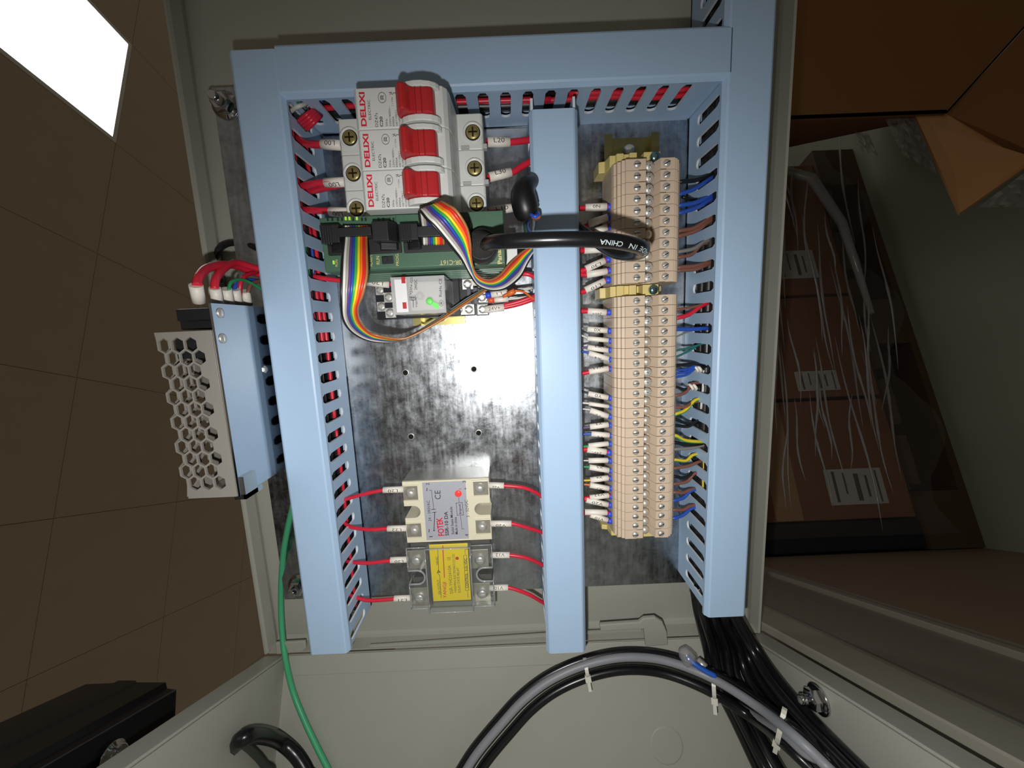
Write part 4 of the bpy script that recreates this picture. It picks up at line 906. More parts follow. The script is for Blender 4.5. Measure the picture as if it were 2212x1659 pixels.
# ---- solid state relay wires
for lab, tx, pts, sl, rl_ in (
    ('red wire marked L20 into the upper terminal of the cream relay', 'L20', [(712, 1092, 22), (733, 1083, 24), (780, 1069, 26), (827, 1059, 26), (866, 1057, 25)], ((828, 1058.5, 26), (872, 1057, 25)), 0.0),
    ('red wire marked L22 into the lower terminal of the cream relay', 'L22', [(742, 1128, 20), (760, 1139, 23), (800, 1144, 26), (836, 1142, 26), (874, 1141, 25)], ((837, 1142, 26), (879, 1141, 25)), 0.0),
    ('red wire marked L20 into the upper terminal of the yellow relay', 'L20', [(745, 1212, 20), (768, 1215, 23), (800, 1216, 24), (842, 1211, 24), (878, 1209, 22)], ((843, 1210, 24), (882, 1208.5, 22)), 0.0),
    ('red wire marked L21 into the lower terminal of the yellow relay', 'L21', [(752, 1284, 20), (774, 1292, 23), (800, 1297, 24), (850, 1294, 24), (885, 1292, 22)], ((851, 1293, 24), (889, 1291.5, 22)), 0.0),
    ('red wire marked V22 leaving the upper terminal of the cream relay', 'V22', [(1060, 1048, 25), (1088, 1049, 26), (1130, 1053, 26), (1158, 1064, 24), (1173, 1076, 20), (1182, 1086, 16)], ((1056, 1048, 25), (1089, 1049, 26)), 0.3),
    ('red wire marked V20 leaving the lower terminal of the cream relay', 'V20', [(1064, 1131, 25), (1105, 1131, 26), (1140, 1140, 25), (1175, 1151, 20), (1186, 1155, 16)], ((1060, 1131, 25), (1105, 1131, 26)), 0.2),
    ('red wire marked V12 leaving the upper terminal of the yellow relay', 'V12', [(1066, 1199, 23), (1100, 1199, 24), (1140, 1206, 24), (1175, 1222, 20), (1186, 1228, 16)], ((1061, 1199, 23), (1101, 1199, 24)), -0.6),
    ('red wire marked V10 leaving the lower terminal of the yellow relay', 'V10', [(1064, 1270, 23), (1098, 1269, 24), (1140, 1283, 24), (1165, 1297, 21), (1180, 1305, 17)], ((1058, 1270, 23), (1098, 1269, 24)), -0.5)):
    wire(lab, REDW, pts, 1.3, sl, 2.1, group='wires of the solid state relays', text=tx, roll=rl_, frac=0.48, H=2.0)
# ---- power supply wires
for lab, c, (su, sv0, sv1, z), pts, r in (
    ('thick red wire with a white boot at the outer terminal of the power supply', REDW, (427, 652, 616, 76), [(426, 618, 76), (430, 598, 72), (452, 578, 60), (500, 572, 40), (552, 590, 22), (600, 600, 16)], 2.2),
    ('thick red wire with a white boot at the second terminal of the power supply', REDW, (468, 658, 622, 62), [(464, 625, 62), (466, 604, 60), (480, 584, 52), (510, 568, 38), (556, 580, 26), (600, 590, 18)], 2.0),
    ('green wire with a white boot at the power supply terminals', GREENW, (492, 658, 624, 52), [(494, 628, 52), (498, 612, 50), (514, 604, 44), (536, 608, 36), (570, 628, 26)], 0.9),
    ('blue wire with a white boot at the power supply terminals', BLUEW, (511, 658, 625, 44), [(506, 630, 44), (510, 615, 42), (524, 604, 36), (560, 606, 24)], 1.1),
    ('brown wire with a white boot nearest the duct at the power supply', BROWNW, (532, 658, 629, 36), [(536, 632, 36), (541, 616, 34), (556, 608, 28), (580, 606, 20)], 1.2)):
    wire(lab, c, pts, r, ((su - 4, sv1, z), (su + 3, sv1 + 18, z), )[:1] + ((su + 3, sv0, z - 4),), 3.0 if z > 70 else 2.8, group='power supply wires')
wire('red wire rising behind the white boots of the power supply', REDW, [(518, 640, 40), (520, 610, 40), (532, 595, 34), (556, 588, 22)], 1.3)
# ---- wires lying inside the ducts, seen through the slots
random.seed(11)
def run(label, mat, axis, c, z, a0, a1, r, jit=1.2):
    pts = []; n = max(4, int(abs(a1 - a0) / 34))
    for k in range(n + 1):
        a = a0 + (a1 - a0) * k / n; x = c + random.uniform(-jit, jit); zz = z + random.uniform(-jit, jit)
        pts.append(Vector((x, a, zz)) if axis == 'y' else Vector((a, x, zz)))
    return wire(label, mat, pts, r, n=3)
for i, (c, x, z, a0, a1, r) in enumerate((('red', -121.4, 15, 146, -66, 1.35), ('red', -121.6, 30, 150, 4, 1.4), ('red', -121, 22, 66, -12, 1.3), ('red', -122, 15, -60, -200, 1.1), ('blue', -120.8, 24, 58, 26, 1.1), ('green', -120.6, 30, 56, 30, 0.9), ('black', -122.4, 27, 140, -205, 2.6), ('black', -122.6, 35, 146, -205, 2.6), ('black', -131, 20, 146, -205, 5.2), ('black', -136, 33, 146, -205, 4.4), ('black', -124.5, 9, 120, -205, 3.6), ('black', -129, 34, 146, -205, 3.4), ('black', -137, 11, 146, -205, 5.0))):
    run(f'{c} wire lying in the duct beside the breakers, {ORD[i]} of that bundle', CW[c], 'y', x, z, a0, a1, r, 0.7)
for i, (c, y, z, a0, a1, r) in enumerate((('red', 131, 24, -112, 30, 1.6), ('red', 131.5, 38, -112, 14, 1.3), ('red', 131, 22, 8, 118, 1.6), ('red', 131.4, 27, 40, 118, 1.5), ('green', 130.6, 37, -8, 16, 1.0), ('black', 132.6, 32, -112, 118, 2.8), ('black', 138, 24, -112, 118, 5.5), ('black', 143, 34, -112, 118, 5), ('black', 132.6, 16, -112, 118, 3.4), ('black', 140, 12, -112, 118, 5), ('blue', 130.9, 32, -114, -100, 1.2))):
    run(f'{c} wire lying in the top duct, {ORD[i]} of that bundle', CW[c], 'x', y, z, a0, a1, r, 0.7)
for i, (c, x, z, a0, a1, r) in enumerate((('black', 127.5, 31, 190, -200, 3.6), ('black', 136, 22, 190, -205, 5.2), ('black', 127.5, 22, 190, -200, 3.8), ('black', 141, 32, 190, -205, 5.2), ('black', 137, 36, 190, -200, 3.6), ('yellow', 125.0, 34, -48, -56, 1.0), ('yellow', 125.0, 28, -92, -116, 1.0), ('black', 128, 14, 190, -200, 3.8), ('white', 124.8, 24, -34, -60, 0.8))):
    run(f'{c} wire lying in the far duct, {ORD[i]} of that bundle', CW[c], 'y', x, z, a0, a1, r, 0.5)
for i, (c, x, z, a0, a1, r) in enumerate((('black', 24, 14, 108, -212, 4), ('black', 31, 26, 108, -212, 5), ('black', 36, 12, 108, -212, 4), ('red', 20, 30, 108, -200, 1.5), ('black', 24, 33, 108, -212, 3))):
    run(f'{c} wire lying in the middle duct, {ORD[i]} of that bundle', CW[c], 'y', x, z, a0, a1, r, 0.8)
# coils of red and blue wire by the upper corner of the first duct
for i, (c, du) in enumerate((('blue', 0), ('green', 5), ('white', 16), ('red', 36), ('red', 42), ('red', 48), ('red', 54))):
    wire(f'{c} wire crossing the duct corner beside the breakers, {ORD[i]} from the corner', CW[c], [(612 + du * 0.9, 226 + du * 1.0, 30), (622 + du * 0.9, 218 + du, 33), (634 + du * 0.85, 214 + du * 0.9, 34), (650 + du * 0.8, 212 + du * 0.7, 30)], 1.2, n=3)

# ---------------------------------------------------------------- rainbow ribbon cables
RC = [BLACKW, WHITEW, GREYW, PURPLEW, BLUEW, GREENW, YELLOWW, ORANGEW, REDW, BROWNW]
RC = [BLACKW, M('ribbon_white', (226, 224, 218), 0.32), M('ribbon_grey', (170, 168, 160), 0.32), M('ribbon_purple', (96, 66, 130), 0.32), M('ribbon_blue', (44, 78, 176), 0.32), M('ribbon_green', (52, 166, 84), 0.32),
      M('ribbon_yellow', (238, 208, 40), 0.32), M('ribbon_orange', (240, 116, 44), 0.32), M('ribbon_red', (220, 44, 40), 0.32), M('ribbon_brown', (168, 112, 66), 0.32)]
RN = ['black', 'white', 'grey', 'purple', 'blue', 'green', 'yellow', 'orange', 'red', 'brown']
def ribbon(label, LB, LN, hd, u):
    LB, LN = crom(pp(LB), 7), crom(pp(LN), 7)
    t = Thing('ribbon_cable', label, 'ribbon cable', LB[0])
    for k in range(10):
        f = (k + 0.5) / 10
        r = min(0.72, max(0.5, (LB[0] - LN[0]).length / 20))
        t.part('conductor', MB().tube([a.lerp(b, f) for a, b in zip(LB, LN)], 0.66, 7), RC[k], label=f'{RN[k]} conductor of the ribbon')
    t.part('plug', plug(u, hd), BLACKP, bev=0.25)
    return t
ribbon('rainbow ribbon cable hanging in a long loop below the controller',
       [(739, 488, 75), (739, 500, 75.2), (741, 515, 77), (737, 552, 86), (735, 593, 92), (735, 647, 92), (739, 688, 84), (755, 714, 72), (784, 732, 60), (817, 739, 52), (858, 736, 46), (898, 719, 43), (953, 684, 41), (1007, 646, 39), (1050, 622, 38), (1090, 596, 36), (1120, 566, 34), (1150, 537, 26), (1168, 523, 20)],
       [(796, 488, 75), (796, 500, 75.2), (794, 515, 77), (795, 552, 86), (795, 593, 92), (786, 633, 92), (774, 662, 86), (776, 688, 76), (790, 709, 66), (808, 722, 58), (860, 732, 57), (894, 724, 55), (953, 692, 52), (1007, 656, 49), (1048, 628, 46), (1090, 602, 43), (1122, 571, 40), (1151, 543, 28), (1168, 530, 22)], hd1, 0)
ribbon('rainbow ribbon cable arching up over the lowest breaker',
       [(909, 528, 71), (908, 505, 75.2), (907, 490, 77), (905, 476, 82), (904, 456, 92), (920, 475, 97), (939, 494, 97), (980, 543, 90), (1000, 567, 83), (1017, 596, 76), (1030, 614, 69), (1048, 624, 63), (1067, 628, 57), (1090, 625, 52), (1111, 613, 47), (1127, 596, 44), (1140, 569, 42), (1156, 542, 38), (1170, 524, 30)],
       [(961, 528, 71), (960, 505, 75.2), (959, 490, 77), (957, 468, 84), (953, 437, 92), (972, 443, 98), (989, 455, 100), (1009, 488, 97), (1016, 522, 92), (1017, 556, 85), (1024, 585, 78), (1040, 600, 71), (1060, 603, 63), (1080, 592, 57), (1100, 568, 51), (1114, 554, 46), (1130, 542, 42), (1148, 532, 38), (1166, 516, 30)], hd2, 1)

# ---------------------------------------------------------------- black programming cable and its plug
cb = Thing('plug_cable', 'thick black cable looping out from its ribbed plug on the green controller', 'cable', P(1045, 530, 68))
pth = pp([(1046, 532, 82), (1052, 527, 90), (1068, 523, 97), (1095, 521, 102), (1140, 519, 105), (1200, 517, 107), (1265, 517, 107), (1320, 520, 105), (1362, 527, 100), (1386, 535, 92), (1386, 544, 80), (1362, 550, 70), (1325, 544, 61), (1292, 524, 52), (1262, 502, 42), (1238, 484, 34), (1210, 466, 28)])
cpath = crom(pth, 8)
cb.part('sheath', MB().tube(cpath, 3.25, 16), CABLE)
c0 = P(1043, 540, 68)
ax = (pth[1] - Vector((c0.x, c0.y, 72))).normalized()
cb.part('plug_body', MB().lathe(c0, (0.03, 0.02, 1), [(7.6, 0), (7.8, 4), (7.8, 11), (7.0, 12.4)], 24), BLACKP)
mb = MB(); prof = []
for k in range(7): prof += [(6.6 - 0.42 * k, k * 1.7), (6.7 - 0.42 * k, k * 1.7 + 1.1), (6.0 - 0.42 * k, k * 1.7 + 1.25), (6.0 - 0.42 * k, k * 1.7 + 1.6)]
mb.lathe(c0 + Vector((0.2, 0.2, 12)), (pth[2] - (c0 + Vector((0, 0, 12)))).normalized(), prof, 20)
cb.part('ribbed_boot', mb, M('scuffed_black_rubber', (46, 45, 44), 0.55, var=0.3, nscale=900, bump=0.3, bscale=1500))
def cable_text(body, u0, u1, v0, v1):
    a = min(range(len(cpath)), key=lambda i: (cpath[i] - P(u0, v0, 106)).length); 
    fit_pts = [P(u0, v0, 109.0), P(u1, v1, 109.0)]
    fit(cb, body, fit_pts[0], fit_pts[1], 1.9, INKW, lift=0.0)
def wrap_text(body, ua, ub, z_rng, H):
    """White print along the sheath between the path points nearest ua and ub (reads back along the cable)."""
    def at(u):
        best = None
        for i in range(20, 90):
            if i + 1 >= len(cpath): break
            for f in (0, .25, .5, .75):
                p = cpath[i].lerp(cpath[i + 1], f); c = scene_px(p)
                e = abs(c - u)
                if p.z > 88 and (best is None or e < best[0]): best = (e, i + f)
        return best[1]
    s0, s1 = at(ua), at(ub)
    me0 = text_cut(body, 0.012); xs = [v.co.x for v in me0.vertices]; ys = [v.co.y for v in me0.vertices]
    me = me0.copy(); me.name = 'lettering'
    for v in me.vertices:
        fx = (v.co.x - min(xs)) / (max(xs) - min(xs)); fy = ((v.co.y - min(ys)) / (max(ys) - min(ys)) - 0.5) * H
        s = s0 + (s1 - s0) * fx; i = int(s); p = cpath[i].lerp(cpath[i + 1], s - i); d = (cpath[i + 1] - cpath[i]).normalized()
        view = (Vector((0, 0, CAMZ)) - p).normalized(); nor = (view - d * view.dot(d)).normalized(); side = nor.cross(d)
        if side.y > 0: side = -side          # letters stand upside down to the picture
        th = fy / 3.3 + 0.25
        v.co = (p + (nor * math.cos(th) + side * math.sin(th)) * 3.33 - cb.org) * 0.001
    me.materials.clear(); me.materials.append(INKW)
    o = bpy.data.objects.new('lettering', me); col.objects.link(o); o.parent = cb.o
def scene_px(p):
    q = Vector((p.x, p.y, p.z - CAMZ)); c = _X * q.x + _Y * q.y + _Z * q.z
    return 1106 - FPX * c.x / c.z
wrap_text('CHINA', 1336, 1291, None, 2.1); wrap_text('IN', 1364, 1349, None, 2.1); wrap_text('MADE', 1392, 1371, None, 2.1)
# cable end with bare cores, leaning on the middle duct
ce = Thing('cable_end', 'black moulded cable end with coloured cores spilling out, leaning on the middle duct', 'cable end', P(1146, 430, 46))
ep = crom(pp([(1150, 392, 52), (1136, 403, 56), (1130, 420, 58), (1133, 440, 58), (1138, 456, 57), (1144, 464, 56)]), 6)
rad = lambda f: 3.6 + 3.3 * math.sin(min(1, f * 1.7) * math.pi / 2) - (0.8 * max(0, f - 0.75) * 4)
ce.part('boot', MB().tube(ep, rad, 18), M('glossy_black_rubber', (20, 20, 22), 0.4, var=0.1))
for c, pts in (('blue', [(1142, 460, 58), (1141, 474, 60), (1139, 488, 56), (1146, 505, 46), (1146, 530, 38), (1150, 556, 30)]), ('green', [(1138, 460, 58), (1135, 478, 58), (1135, 496, 52), (1141, 520, 42), (1142, 545, 34)]),
               ('orange', [(1146, 462, 60), (1156, 472, 62), (1164, 468, 61), (1158, 458, 57)]), ('white', [(1140, 464, 54), (1128, 474, 50), (1122, 472, 46)]), ('white', [(1152, 470, 54), (1152, 484, 50), (1150, 500, 44), (1153, 520, 36)]), ('blue', [(1147, 464, 62), (1156, 468, 64), (1163, 463, 62), (1157, 457, 58)])):
    ce.part('core', MB().tube(crom(pp(pts), 6), 1.0, 8), CW[c], label=f'{c} core of the cable')

# ---------------------------------------------------------------- cables in the cabinet body
def BP(u, v, lift):
    p = BW(u, v, lift)
    if p.x > 178.5 - lift: p = PX(u, v, 178.5 - lift)
    if p.x < -190 + lift: p = PX(u, v, -190 + lift)
    return p
def down(p, f=0.96):
    q = p - HO; return B(p.x, 148, max(4.0, q.dot(_t)))
def bcable(label, mat, pts, r, **k):
    return wire(label, mat, pts, r, name='cable', cat='cable', n=7, **k)
Lf = [(1497, 1275, 18), (1507, 1335, 14)]
for i in range(9):
    f = i / 8
    lp = lambda a, b: a + (b - a) * f
    ly = 8 * (i % 2)
    up = [P(lp(1498, 1586), lp(1262, 1300), 18 + ly), P(lp(1508, 1596), lp(1325, 1336), 16 + ly), BP(lp(1525, 1636), lp(1395, 1402), 7.5 + ly)]
    if i < 4:
        g = i / 3
        low = [BP(1544 + 36 * g, 1470, 6 + ly), BP(1588 + 40 * g, 1560, 5 + ly), BP(1636 + 50 * g, 1662, 5 + ly), BP(1672 + 60 * g, 1740, 5 + ly), BP(1712 + 70 * g, 1840, 5 + ly)]
    else:
        g = (i - 4) / 4
        low = [BP(1596 + 88 * g, 1470, 6 + ly), BP(1664 + 98 * g, 1560, 5 + ly), BP(1752 + 110 * g, 1662, 5 + ly), BP(1822 + 122 * g, 1740, 5 + ly), BP(1900 + 136 * g, 1840, 5 + ly)]
    bcable(f'shiny black cable dropping out of the far duct, {ORD[i]} from the hinge side', CABLE, up + low + [down(low[-1])], 3.2, group='black cables leaving the far duct')
arc = [(905, 1850), (955, 1745), (1000, 1668), (1030, 1622), (1080, 1562), (1130, 1508), (1190, 1464), (1265, 1432), (1350, 1416), (1440, 1424), (1540, 1462), (1640, 1524), (1720, 1588), (1800, 1664), (1870, 1735), (1950, 1830)]
def arcp(off, lift):
    out = []
    for i, (u, v) in enumerate(arc):
        p, q = arc[max(i - 1, 0)], arc[min(i + 1, len(arc) - 1)]; du, dv = q[0] - p[0], q[1] - p[1]; L = math.hypot(du, dv)
        out.append(BP(u - dv / L * off, v + du / L * off, lift + (9 if 1480 < u < 1760 else 0)))
    return [down(out[0])] + out + [down(out[-1])]
bcable('grey cable tied in the arching bundle across the cabinet body', M('grey_cable_sheath', (138, 140, 146), 0.45), arcp(4, 20), 3.0)
bcable('black cable along the outside of the arching bundle', CABLE, arcp(-8, 13), 3.1)
bcable('black cable along the inside of the arching bundle', CABLE, arcp(31, 12), 3.6)
bcable('second black cable along the inside of the arching bundle', CABLE, arcp(8, 5), 2.7)
bcable('short grey cable under the arching bundle by the cable ties', M('grey_cable_sheath'), [BP(1560, 1506, 18), BP(1620, 1540, 20), BP(1690, 1585, 20), BP(1735, 1624, 18), BP(1765, 1640, 14)], 2.6)
TIE = M('white_nylon', (214, 212, 200), 0.4)
def tie(label, u0, v0, u1, v1, lift):
    a, b = BP(u0, v0, lift), BP(u1, v1, lift); c = (a + b) / 2; d = (b - a).normalized(); L = (b - a).length / 2
    up = (Vector((0, 0, CAMZ)) - c).normalized(); up = (up - d * up.dot(d)).normalized(); w = d.cross(up) * 1.3
    t = Thing('cable_tie', label, 'cable tie', c - up * 6, 'white cable ties on the arching bundle')
    pts = [c + d * (L * math.cos(q)) + up * (6.5 * math.sin(q)) for q in [i * math.pi / 9 for i in range(-1, 11)]]
    mb = MB(); vs = []
    for i, p in enumerate(pts):
        o = (p - c).normalized() * 0.9; vs += [p - w, p + w, p + w + o, p - w + o]
    n = len(pts); mb.add(vs, [(4 * i + k, 4 * i + (k + 1) % 4, 4 * i + 4 + (k + 1) % 4, 4 * i + 4 + k) for i in range(n - 1) for k in range(4)] + [(0, 1, 2, 3), (4 * n - 1, 4 * n - 2, 4 * n - 3, 4 * n - 4)])
    t.part('strap', mb, TIE)
    h = c + d * (L + 1.6) + up * 1.5
    t.part('head', MB().hexa([h - d * 2.2 - w * 1.7 - up * 1.6, h + d * 2.4 - w * 1.7 - up * 1.6, h + d * 2.4 + w * 1.7 - up * 1.6, h - d * 2.2 + w * 1.7 - up * 1.6, h - d * 2.2 - w * 1.7 + up * 1.8, h + d * 2.4 - w * 1.7 + up * 1.8, h + d * 2.4 + w * 1.7 + up * 1.8, h - d * 2.2 + w * 1.7 + up * 1.8]), TIE, bev=0.4)
    tl = h + d * 2.4
    t.part('tail', MB().hexa([tl - w * 0.9 - up * 0.5, tl + d * 6 - w * 0.9 - up * 0.5, tl + d * 6 + w * 0.9 - up * 0.5, tl + w * 0.9 - up * 0.5, tl - w * 0.9 + up * 0.5, tl + d * 6 - w * 0.9 + up * 0.5, tl + d * 6 + w * 0.9 + up * 0.5, tl + w * 0.9 + up * 0.5]), TIE)
tie('thin white cable tie at the top of the arching bundle', 1263, 1424, 1269, 1458, 16)
tie('white cable tie where the arching bundle crosses the black cables', 1540, 1454, 1543, 1506, 22)
tie('large white cable tie nearest the cabinet corner', 1694, 1536, 1680, 1598, 22)
# spade terminal with blue wire
sp = Thing('spade_terminal', 'blue wire with a clear sleeved push-on terminal above the arching bundle', 'wire terminal', BP(1500, 1425, 8))
sp.part('insulation', MB().tube(crom([BP(1485, 1419, 24), BP(1498, 1432, 27), BP(1518, 1446, 29), BP(1546, 1461, 31)], 6), 1.9, 8), M('bright_blue_insulation', (40, 92, 190), 0.35))
sp.part('clear_sleeve', MB().tube([BP(1473, 1400, 20), BP(1479, 1411, 22), BP(1490, 1426, 25), BP(1496, 1434, 26)], lambda f: 3.2 + 2.4 * math.sin(f * 2.6), 12), clear('milky_sleeve', (246, 244, 244), 0.22, 0.2))
sp.part('barrel', MB().tube([BP(1508, 1428, 18), BP(1515, 1434, 20), BP(1524, 1443, 22)], 3.0, 12), CHROME)
bcable('short thick black cable entering the body side wall at the lower corner', CABLE, [PX(506, 1612, -192), BP(528, 1592, 8), BP(566, 1588, 9), BP(606, 1602, 9), BP(640, 1632, 9), BP(664, 1672, 9), BP(676, 1710, 9), down(BP(684, 1740, 9))], 5.0)
bcable('thin dark cable under the short black one at the lower corner', M('dark_green_sheath', (54, 60, 54), 0.5), [BP(520, 1602, 5), BP(545, 1622, 5), BP(570, 1650, 5), BP(590, 1690, 5), down(BP(596, 1720, 5))], 2.6)
wire('long green earth wire running down past the cabinet corner', M('bright_green_insulation', (72, 172, 122), 0.4), [P(634, 1090, 22), P(624, 1130, 14), P(613, 1190, 4), P(608, 1250, -2), P(607, 1310, -4), P(610, 1370, 0), P(617, 1425, 6), BP(632, 1490, 4), BP(655, 1550, 4), BP(684, 1612, 4), BP(712, 1668, 4), BP(730, 1710, 4), down(BP(745, 1750, 4))], 2.1, n=7)
bcable('black cable looping behind the power supply wires', BLACKW, [P(566, 540, 4), P(530, 527, -4), P(494, 526, -8), P(472, 540, -9), P(464, 570, -9), P(474, 610, -9)], 2.2)
# loose bolt through the body side wall
bo = Thing('bolt', 'clear capped steel bolt through the cabinet body wall beside the black cables', 'bolt', PX(1770, 1512, 178.5))
c = PX(1770, 1510, 178.5)
bo.part('washer', MB().lathe(c, (-1, 0, 0), [(8.6, 0), (8.6, 1.2), (7.8, 1.6)], 24), GLASSN)
bo.part('nut', MB().lathe(c + Vector((-1.6, 0, 0)), (-1, 0, 0), [(6.0, 0), (6.2, 0.6), (6.2, 4.4), (5.2, 5)], 6, sm=False), GLASSN)
bo.part('shank', MB().lathe(c + Vector((-6.6, 0, 0)), (-1, 0, 0), [(3.0, 0), (3.0, 4.5), (2.3, 5.4)], 14), GLASSN)
# ---------------------------------------------------------------- machine panels beside the cabinet
MC = Thing('machine_cover', 'wide painted machine cover running away beside the open cabinet body', 'machine cover', B(300, 40, 0))
ENAM = M('machine_enamel', (150, 146, 132), 0.5, var=0.03, bump=0.1, bscale=500)
TAN = M('machine_tan_enamel', (140, 120, 98), 0.55, var=0.05, nscale=12)
def ext(poly, t0, t1): return MB().prism(poly, lambda a, b, c: tuple(B(a, b, c)), t0, t1)
def tfar(u, v, s): return (PL(u, v, B(0, s, 0), _w) - B(0, s, 0)).dot(_t)
MC.part('flange', ext([(206, 30), (206, 0.4), (207, -0.8), (234, -0.8), (239, -0.2), (243, 1.0), (247, 2.4), (430, 41.5), (430, 43), (246, 4.0), (240, 1.6), (234, 0.6), (208, 0.6), (207.4, 30)], -420, 340), ENAM)
MC.part('lip', ext([(430, 41.6), (430, 35.2), (431, 34.4), (440, 34.4), (441, 35.2), (441, 41.6)], -900, 340), ENAM, bev=0.6)
e0, e1_ = PL(1640, 1196, B(0, 42, 0), _w), PL(2240, 1158, B(0, 42, 0), _w)
sp_ = [B(441, 42, 330), B(441, 42, (e0 - B(0, 42, 0)).dot(_t) * 0.98), e0, e1_, B(e1_.x + 60, 42, 330)]
MC.part('side_sheet', MB().slab(sp_, _w * 24), TAN)
mb = MB()
sp2 = [B(441.5, 41.2, 330), B(441.5, 41.2, -800), B(470, 41.2, -800), B(470, 41.2, 330)]
MC.part('seam_strip', MB().slab(sp2, _w * 0.7), ENAM)
# black rail at the other side of the body
t1 = tfar(358, 1475, 10)
def RL(u, v): 
    p = PL(u, v, B(0, 0, t1), _t); return (p.x, (p - B(0, 0, t1)).dot(_w))
sec = [RL(*q) for q in ((185, 1478), (252, 1475), (256, 1470), (292, 1470), (296, 1474), (358, 1474), (361, 1487), (381, 1490), (377, 1574), (320, 1602), (180, 1600))]
br2 = Thing('black_rail', 'glossy black machine rail with a stepped top at the lower corner of the ceiling side', 'machine rail', B(sec[8][0], sec[8][1], t1))
br2.part('profile', ext(sec, t1, t1 + 320), M('gloss_black_rail', (22, 23, 26), 0.3, var=0.1))
xf = sec[8][0] + 0.2
cc = PX(241, 1632, xf)
br2.part('nut', MB().lathe(cc, (1, 0, 0), [(8, 0), (8, 1.2), (6, 1.4), (6, 5), (5, 5.6)], 20).lathe(cc + Vector((5.6, 0, 0)), (1, 0, 0), [(2.6, 0), (2.6, 2.5), (2, 3)], 12), GLASSN)
br2.part('edge_strip', MB().tube([B(sec[7][0], sec[7][1] - 0.3, t1 + 1), B(sec[7][0], sec[7][1] - 0.3, t1 + 300)], 0.7, 6), M('worn_steel_edge', (120, 124, 136), 0.3, 0.9))

# ---------------------------------------------------------------- pallet of wrapped cartons on the floor
F1, F2 = PX(2130, 1182, FX), PX(1842, 322, FX)
pa = (F2 - F1).normalized(); pn = Vector((0, -pa.z, pa.y))
if pn.z < 0: pn = -pn
PLEN = (F2 - F1).length
def K(s, h, d): return F1 + pa * s + Vector((-h, 0, 0)) - pn * d
def kbox(mb, s0, s1, h0, h1, d0, d1, mi=0):
    return mb.hexa([K(s0, h0, d0), K(s1, h0, d0), K(s1, h0, d1), K(s0, h0, d1), K(s0, h1, d0), K(s1, h1, d0), K(s1, h1, d1), K(s0, h1, d1)], mi)
WOODD = M('dark_pallet_wood', (84, 66, 50), 0.8, var=0.25, nscale=14)
pal = Thing('pallet', 'dark wooden pallet standing on the grey floor under the wrapped cartons', 'pallet', K(PLEN / 2, 0, 400))
p0 = None
for s0 in (0, PLEN / 2 - 60, PLEN - 120):
    for d0 in (0, 340, 680):
        mb = kbox(MB(), s0, s0 + 120, 18, 96, d0, d0 + 110)
        if p0 is None: p0 = pal.part('block', mb, WOODD); b0 = K(s0, 18, d0)
        else: pal.again('block', p0, K(s0, 18, d0), b0)
for d0 in (0, 340, 680): pal.part('bottom_board', kbox(MB(), 0, PLEN, 0.5, 18, d0, d0 + 110), WOODD)
for k in range(8): pal.part('deck_board', kbox(MB(), k * (PLEN - 110) / 7, k * (PLEN - 110) / 7 + 110, 96, 116, 0, 790), WOODD)
CARD = M('brown_cardboard', (134, 90, 64), 0.75, var=0.08, nscale=9)
CARDT = M('parcel_tape', (170, 132, 96), 0.35, var=0.05)
PAPER = M('printed_paper_label', (196, 194, 190), 0.6, var=0.02)
def onface(u, v):
    p = PL(u, v, K(0, 0, 10), pn); return (p - F1).dot(pa), -(p.x - F1.x)
s1 = onface(1790, 861)[0]; s2 = onface(1790, 637)[0]; s3 = onface(1735, 335)[0]
HB, HT = 118, 690
sN = onface(1840, 1122)[0]
spans = [(sN, s1 - 4, 'nearest the machine cover'), (s1 + 4, s2 - 4, 'in the middle of the wrapped row'), (s2 + 4, PLEN - 40, 'at the far end of the wrapped row')]
labs = [[(1795, 1010, 1897, 1092)], [(1724, 800, 1803, 846)], [(1683, 541, 1752, 604)]]
for (a, b, wh), ls in zip(spans, labs):
    t = Thing('carton', f'brown cardboard carton with a white label, {wh}', 'carton', K((a + b) / 2, HB, 300), 'wrapped cartons on the pallet')
    t.part('box', kbox(MB(), a, b, HB, HT, 10, 600), CARD, bev=2.0)
    t.part('tape', kbox(MB(), a + 2, b - 2, HB + 250, HB + 310, 8.6, 9.8), CARDT)
    for u0, v0, u1, v1 in ls:
        q = [onface(u0, v1), onface(u1, v0)]
        sa, sb = sorted((q[0][0], q[1][0])); ha, hb = sorted((q[0][1], q[1][1]))
        l = t.part('label', kbox(MB(), sa, sb, ha, hb, 7.2, 8.6), PAPER, label='white printed label')
        mb = MB()
        for k, (f0, f1, w) in enumerate(((0.06, 0.92, 0.05), (0.1, 0.7, 0.03), (0.14, 0.9, 0.08), (0.2, 0.8, 0.04), (0.06, 0.95, 0.03))):
            h = hb - (hb - ha) * (0.12 + 0.19 * k)
            kbox(mb, sa + (sb - sa) * (1 - f1), sa + (sb - sa) * (1 - f0), h - (hb - ha) * w, h, 6.9, 7.2)
        t.part('printed_lines', mb, M('grey_print', (96, 94, 92), 0.7), l)
sl = Thing('shade_slab', 'dark navy block added for the shade at the end of the wrapped cartons', 'slab', K(sN / 2, 116, 300))  # added dark block and skirt standing in for shade at the pallet end
sl.part('slab', kbox(MB(), 2, sN - 3, 117, HT, 6, 600), M('navy_shade', (26, 28, 34), 0.8, var=0.15, nscale=20), bev=3)
sl.part('shade_skirt', kbox(MB(), -60, -2, 0.5, HT - 40, 4, 600), M('navy_shade'))
FILM = clear('wrinkled_stretch_film', (250, 250, 250), 0.035, 0.1, 0.9, 9)
FOLD = clear('film_fold', (246, 246, 246), 0.34, 0.12, 0.3, 30)
random.seed(5)
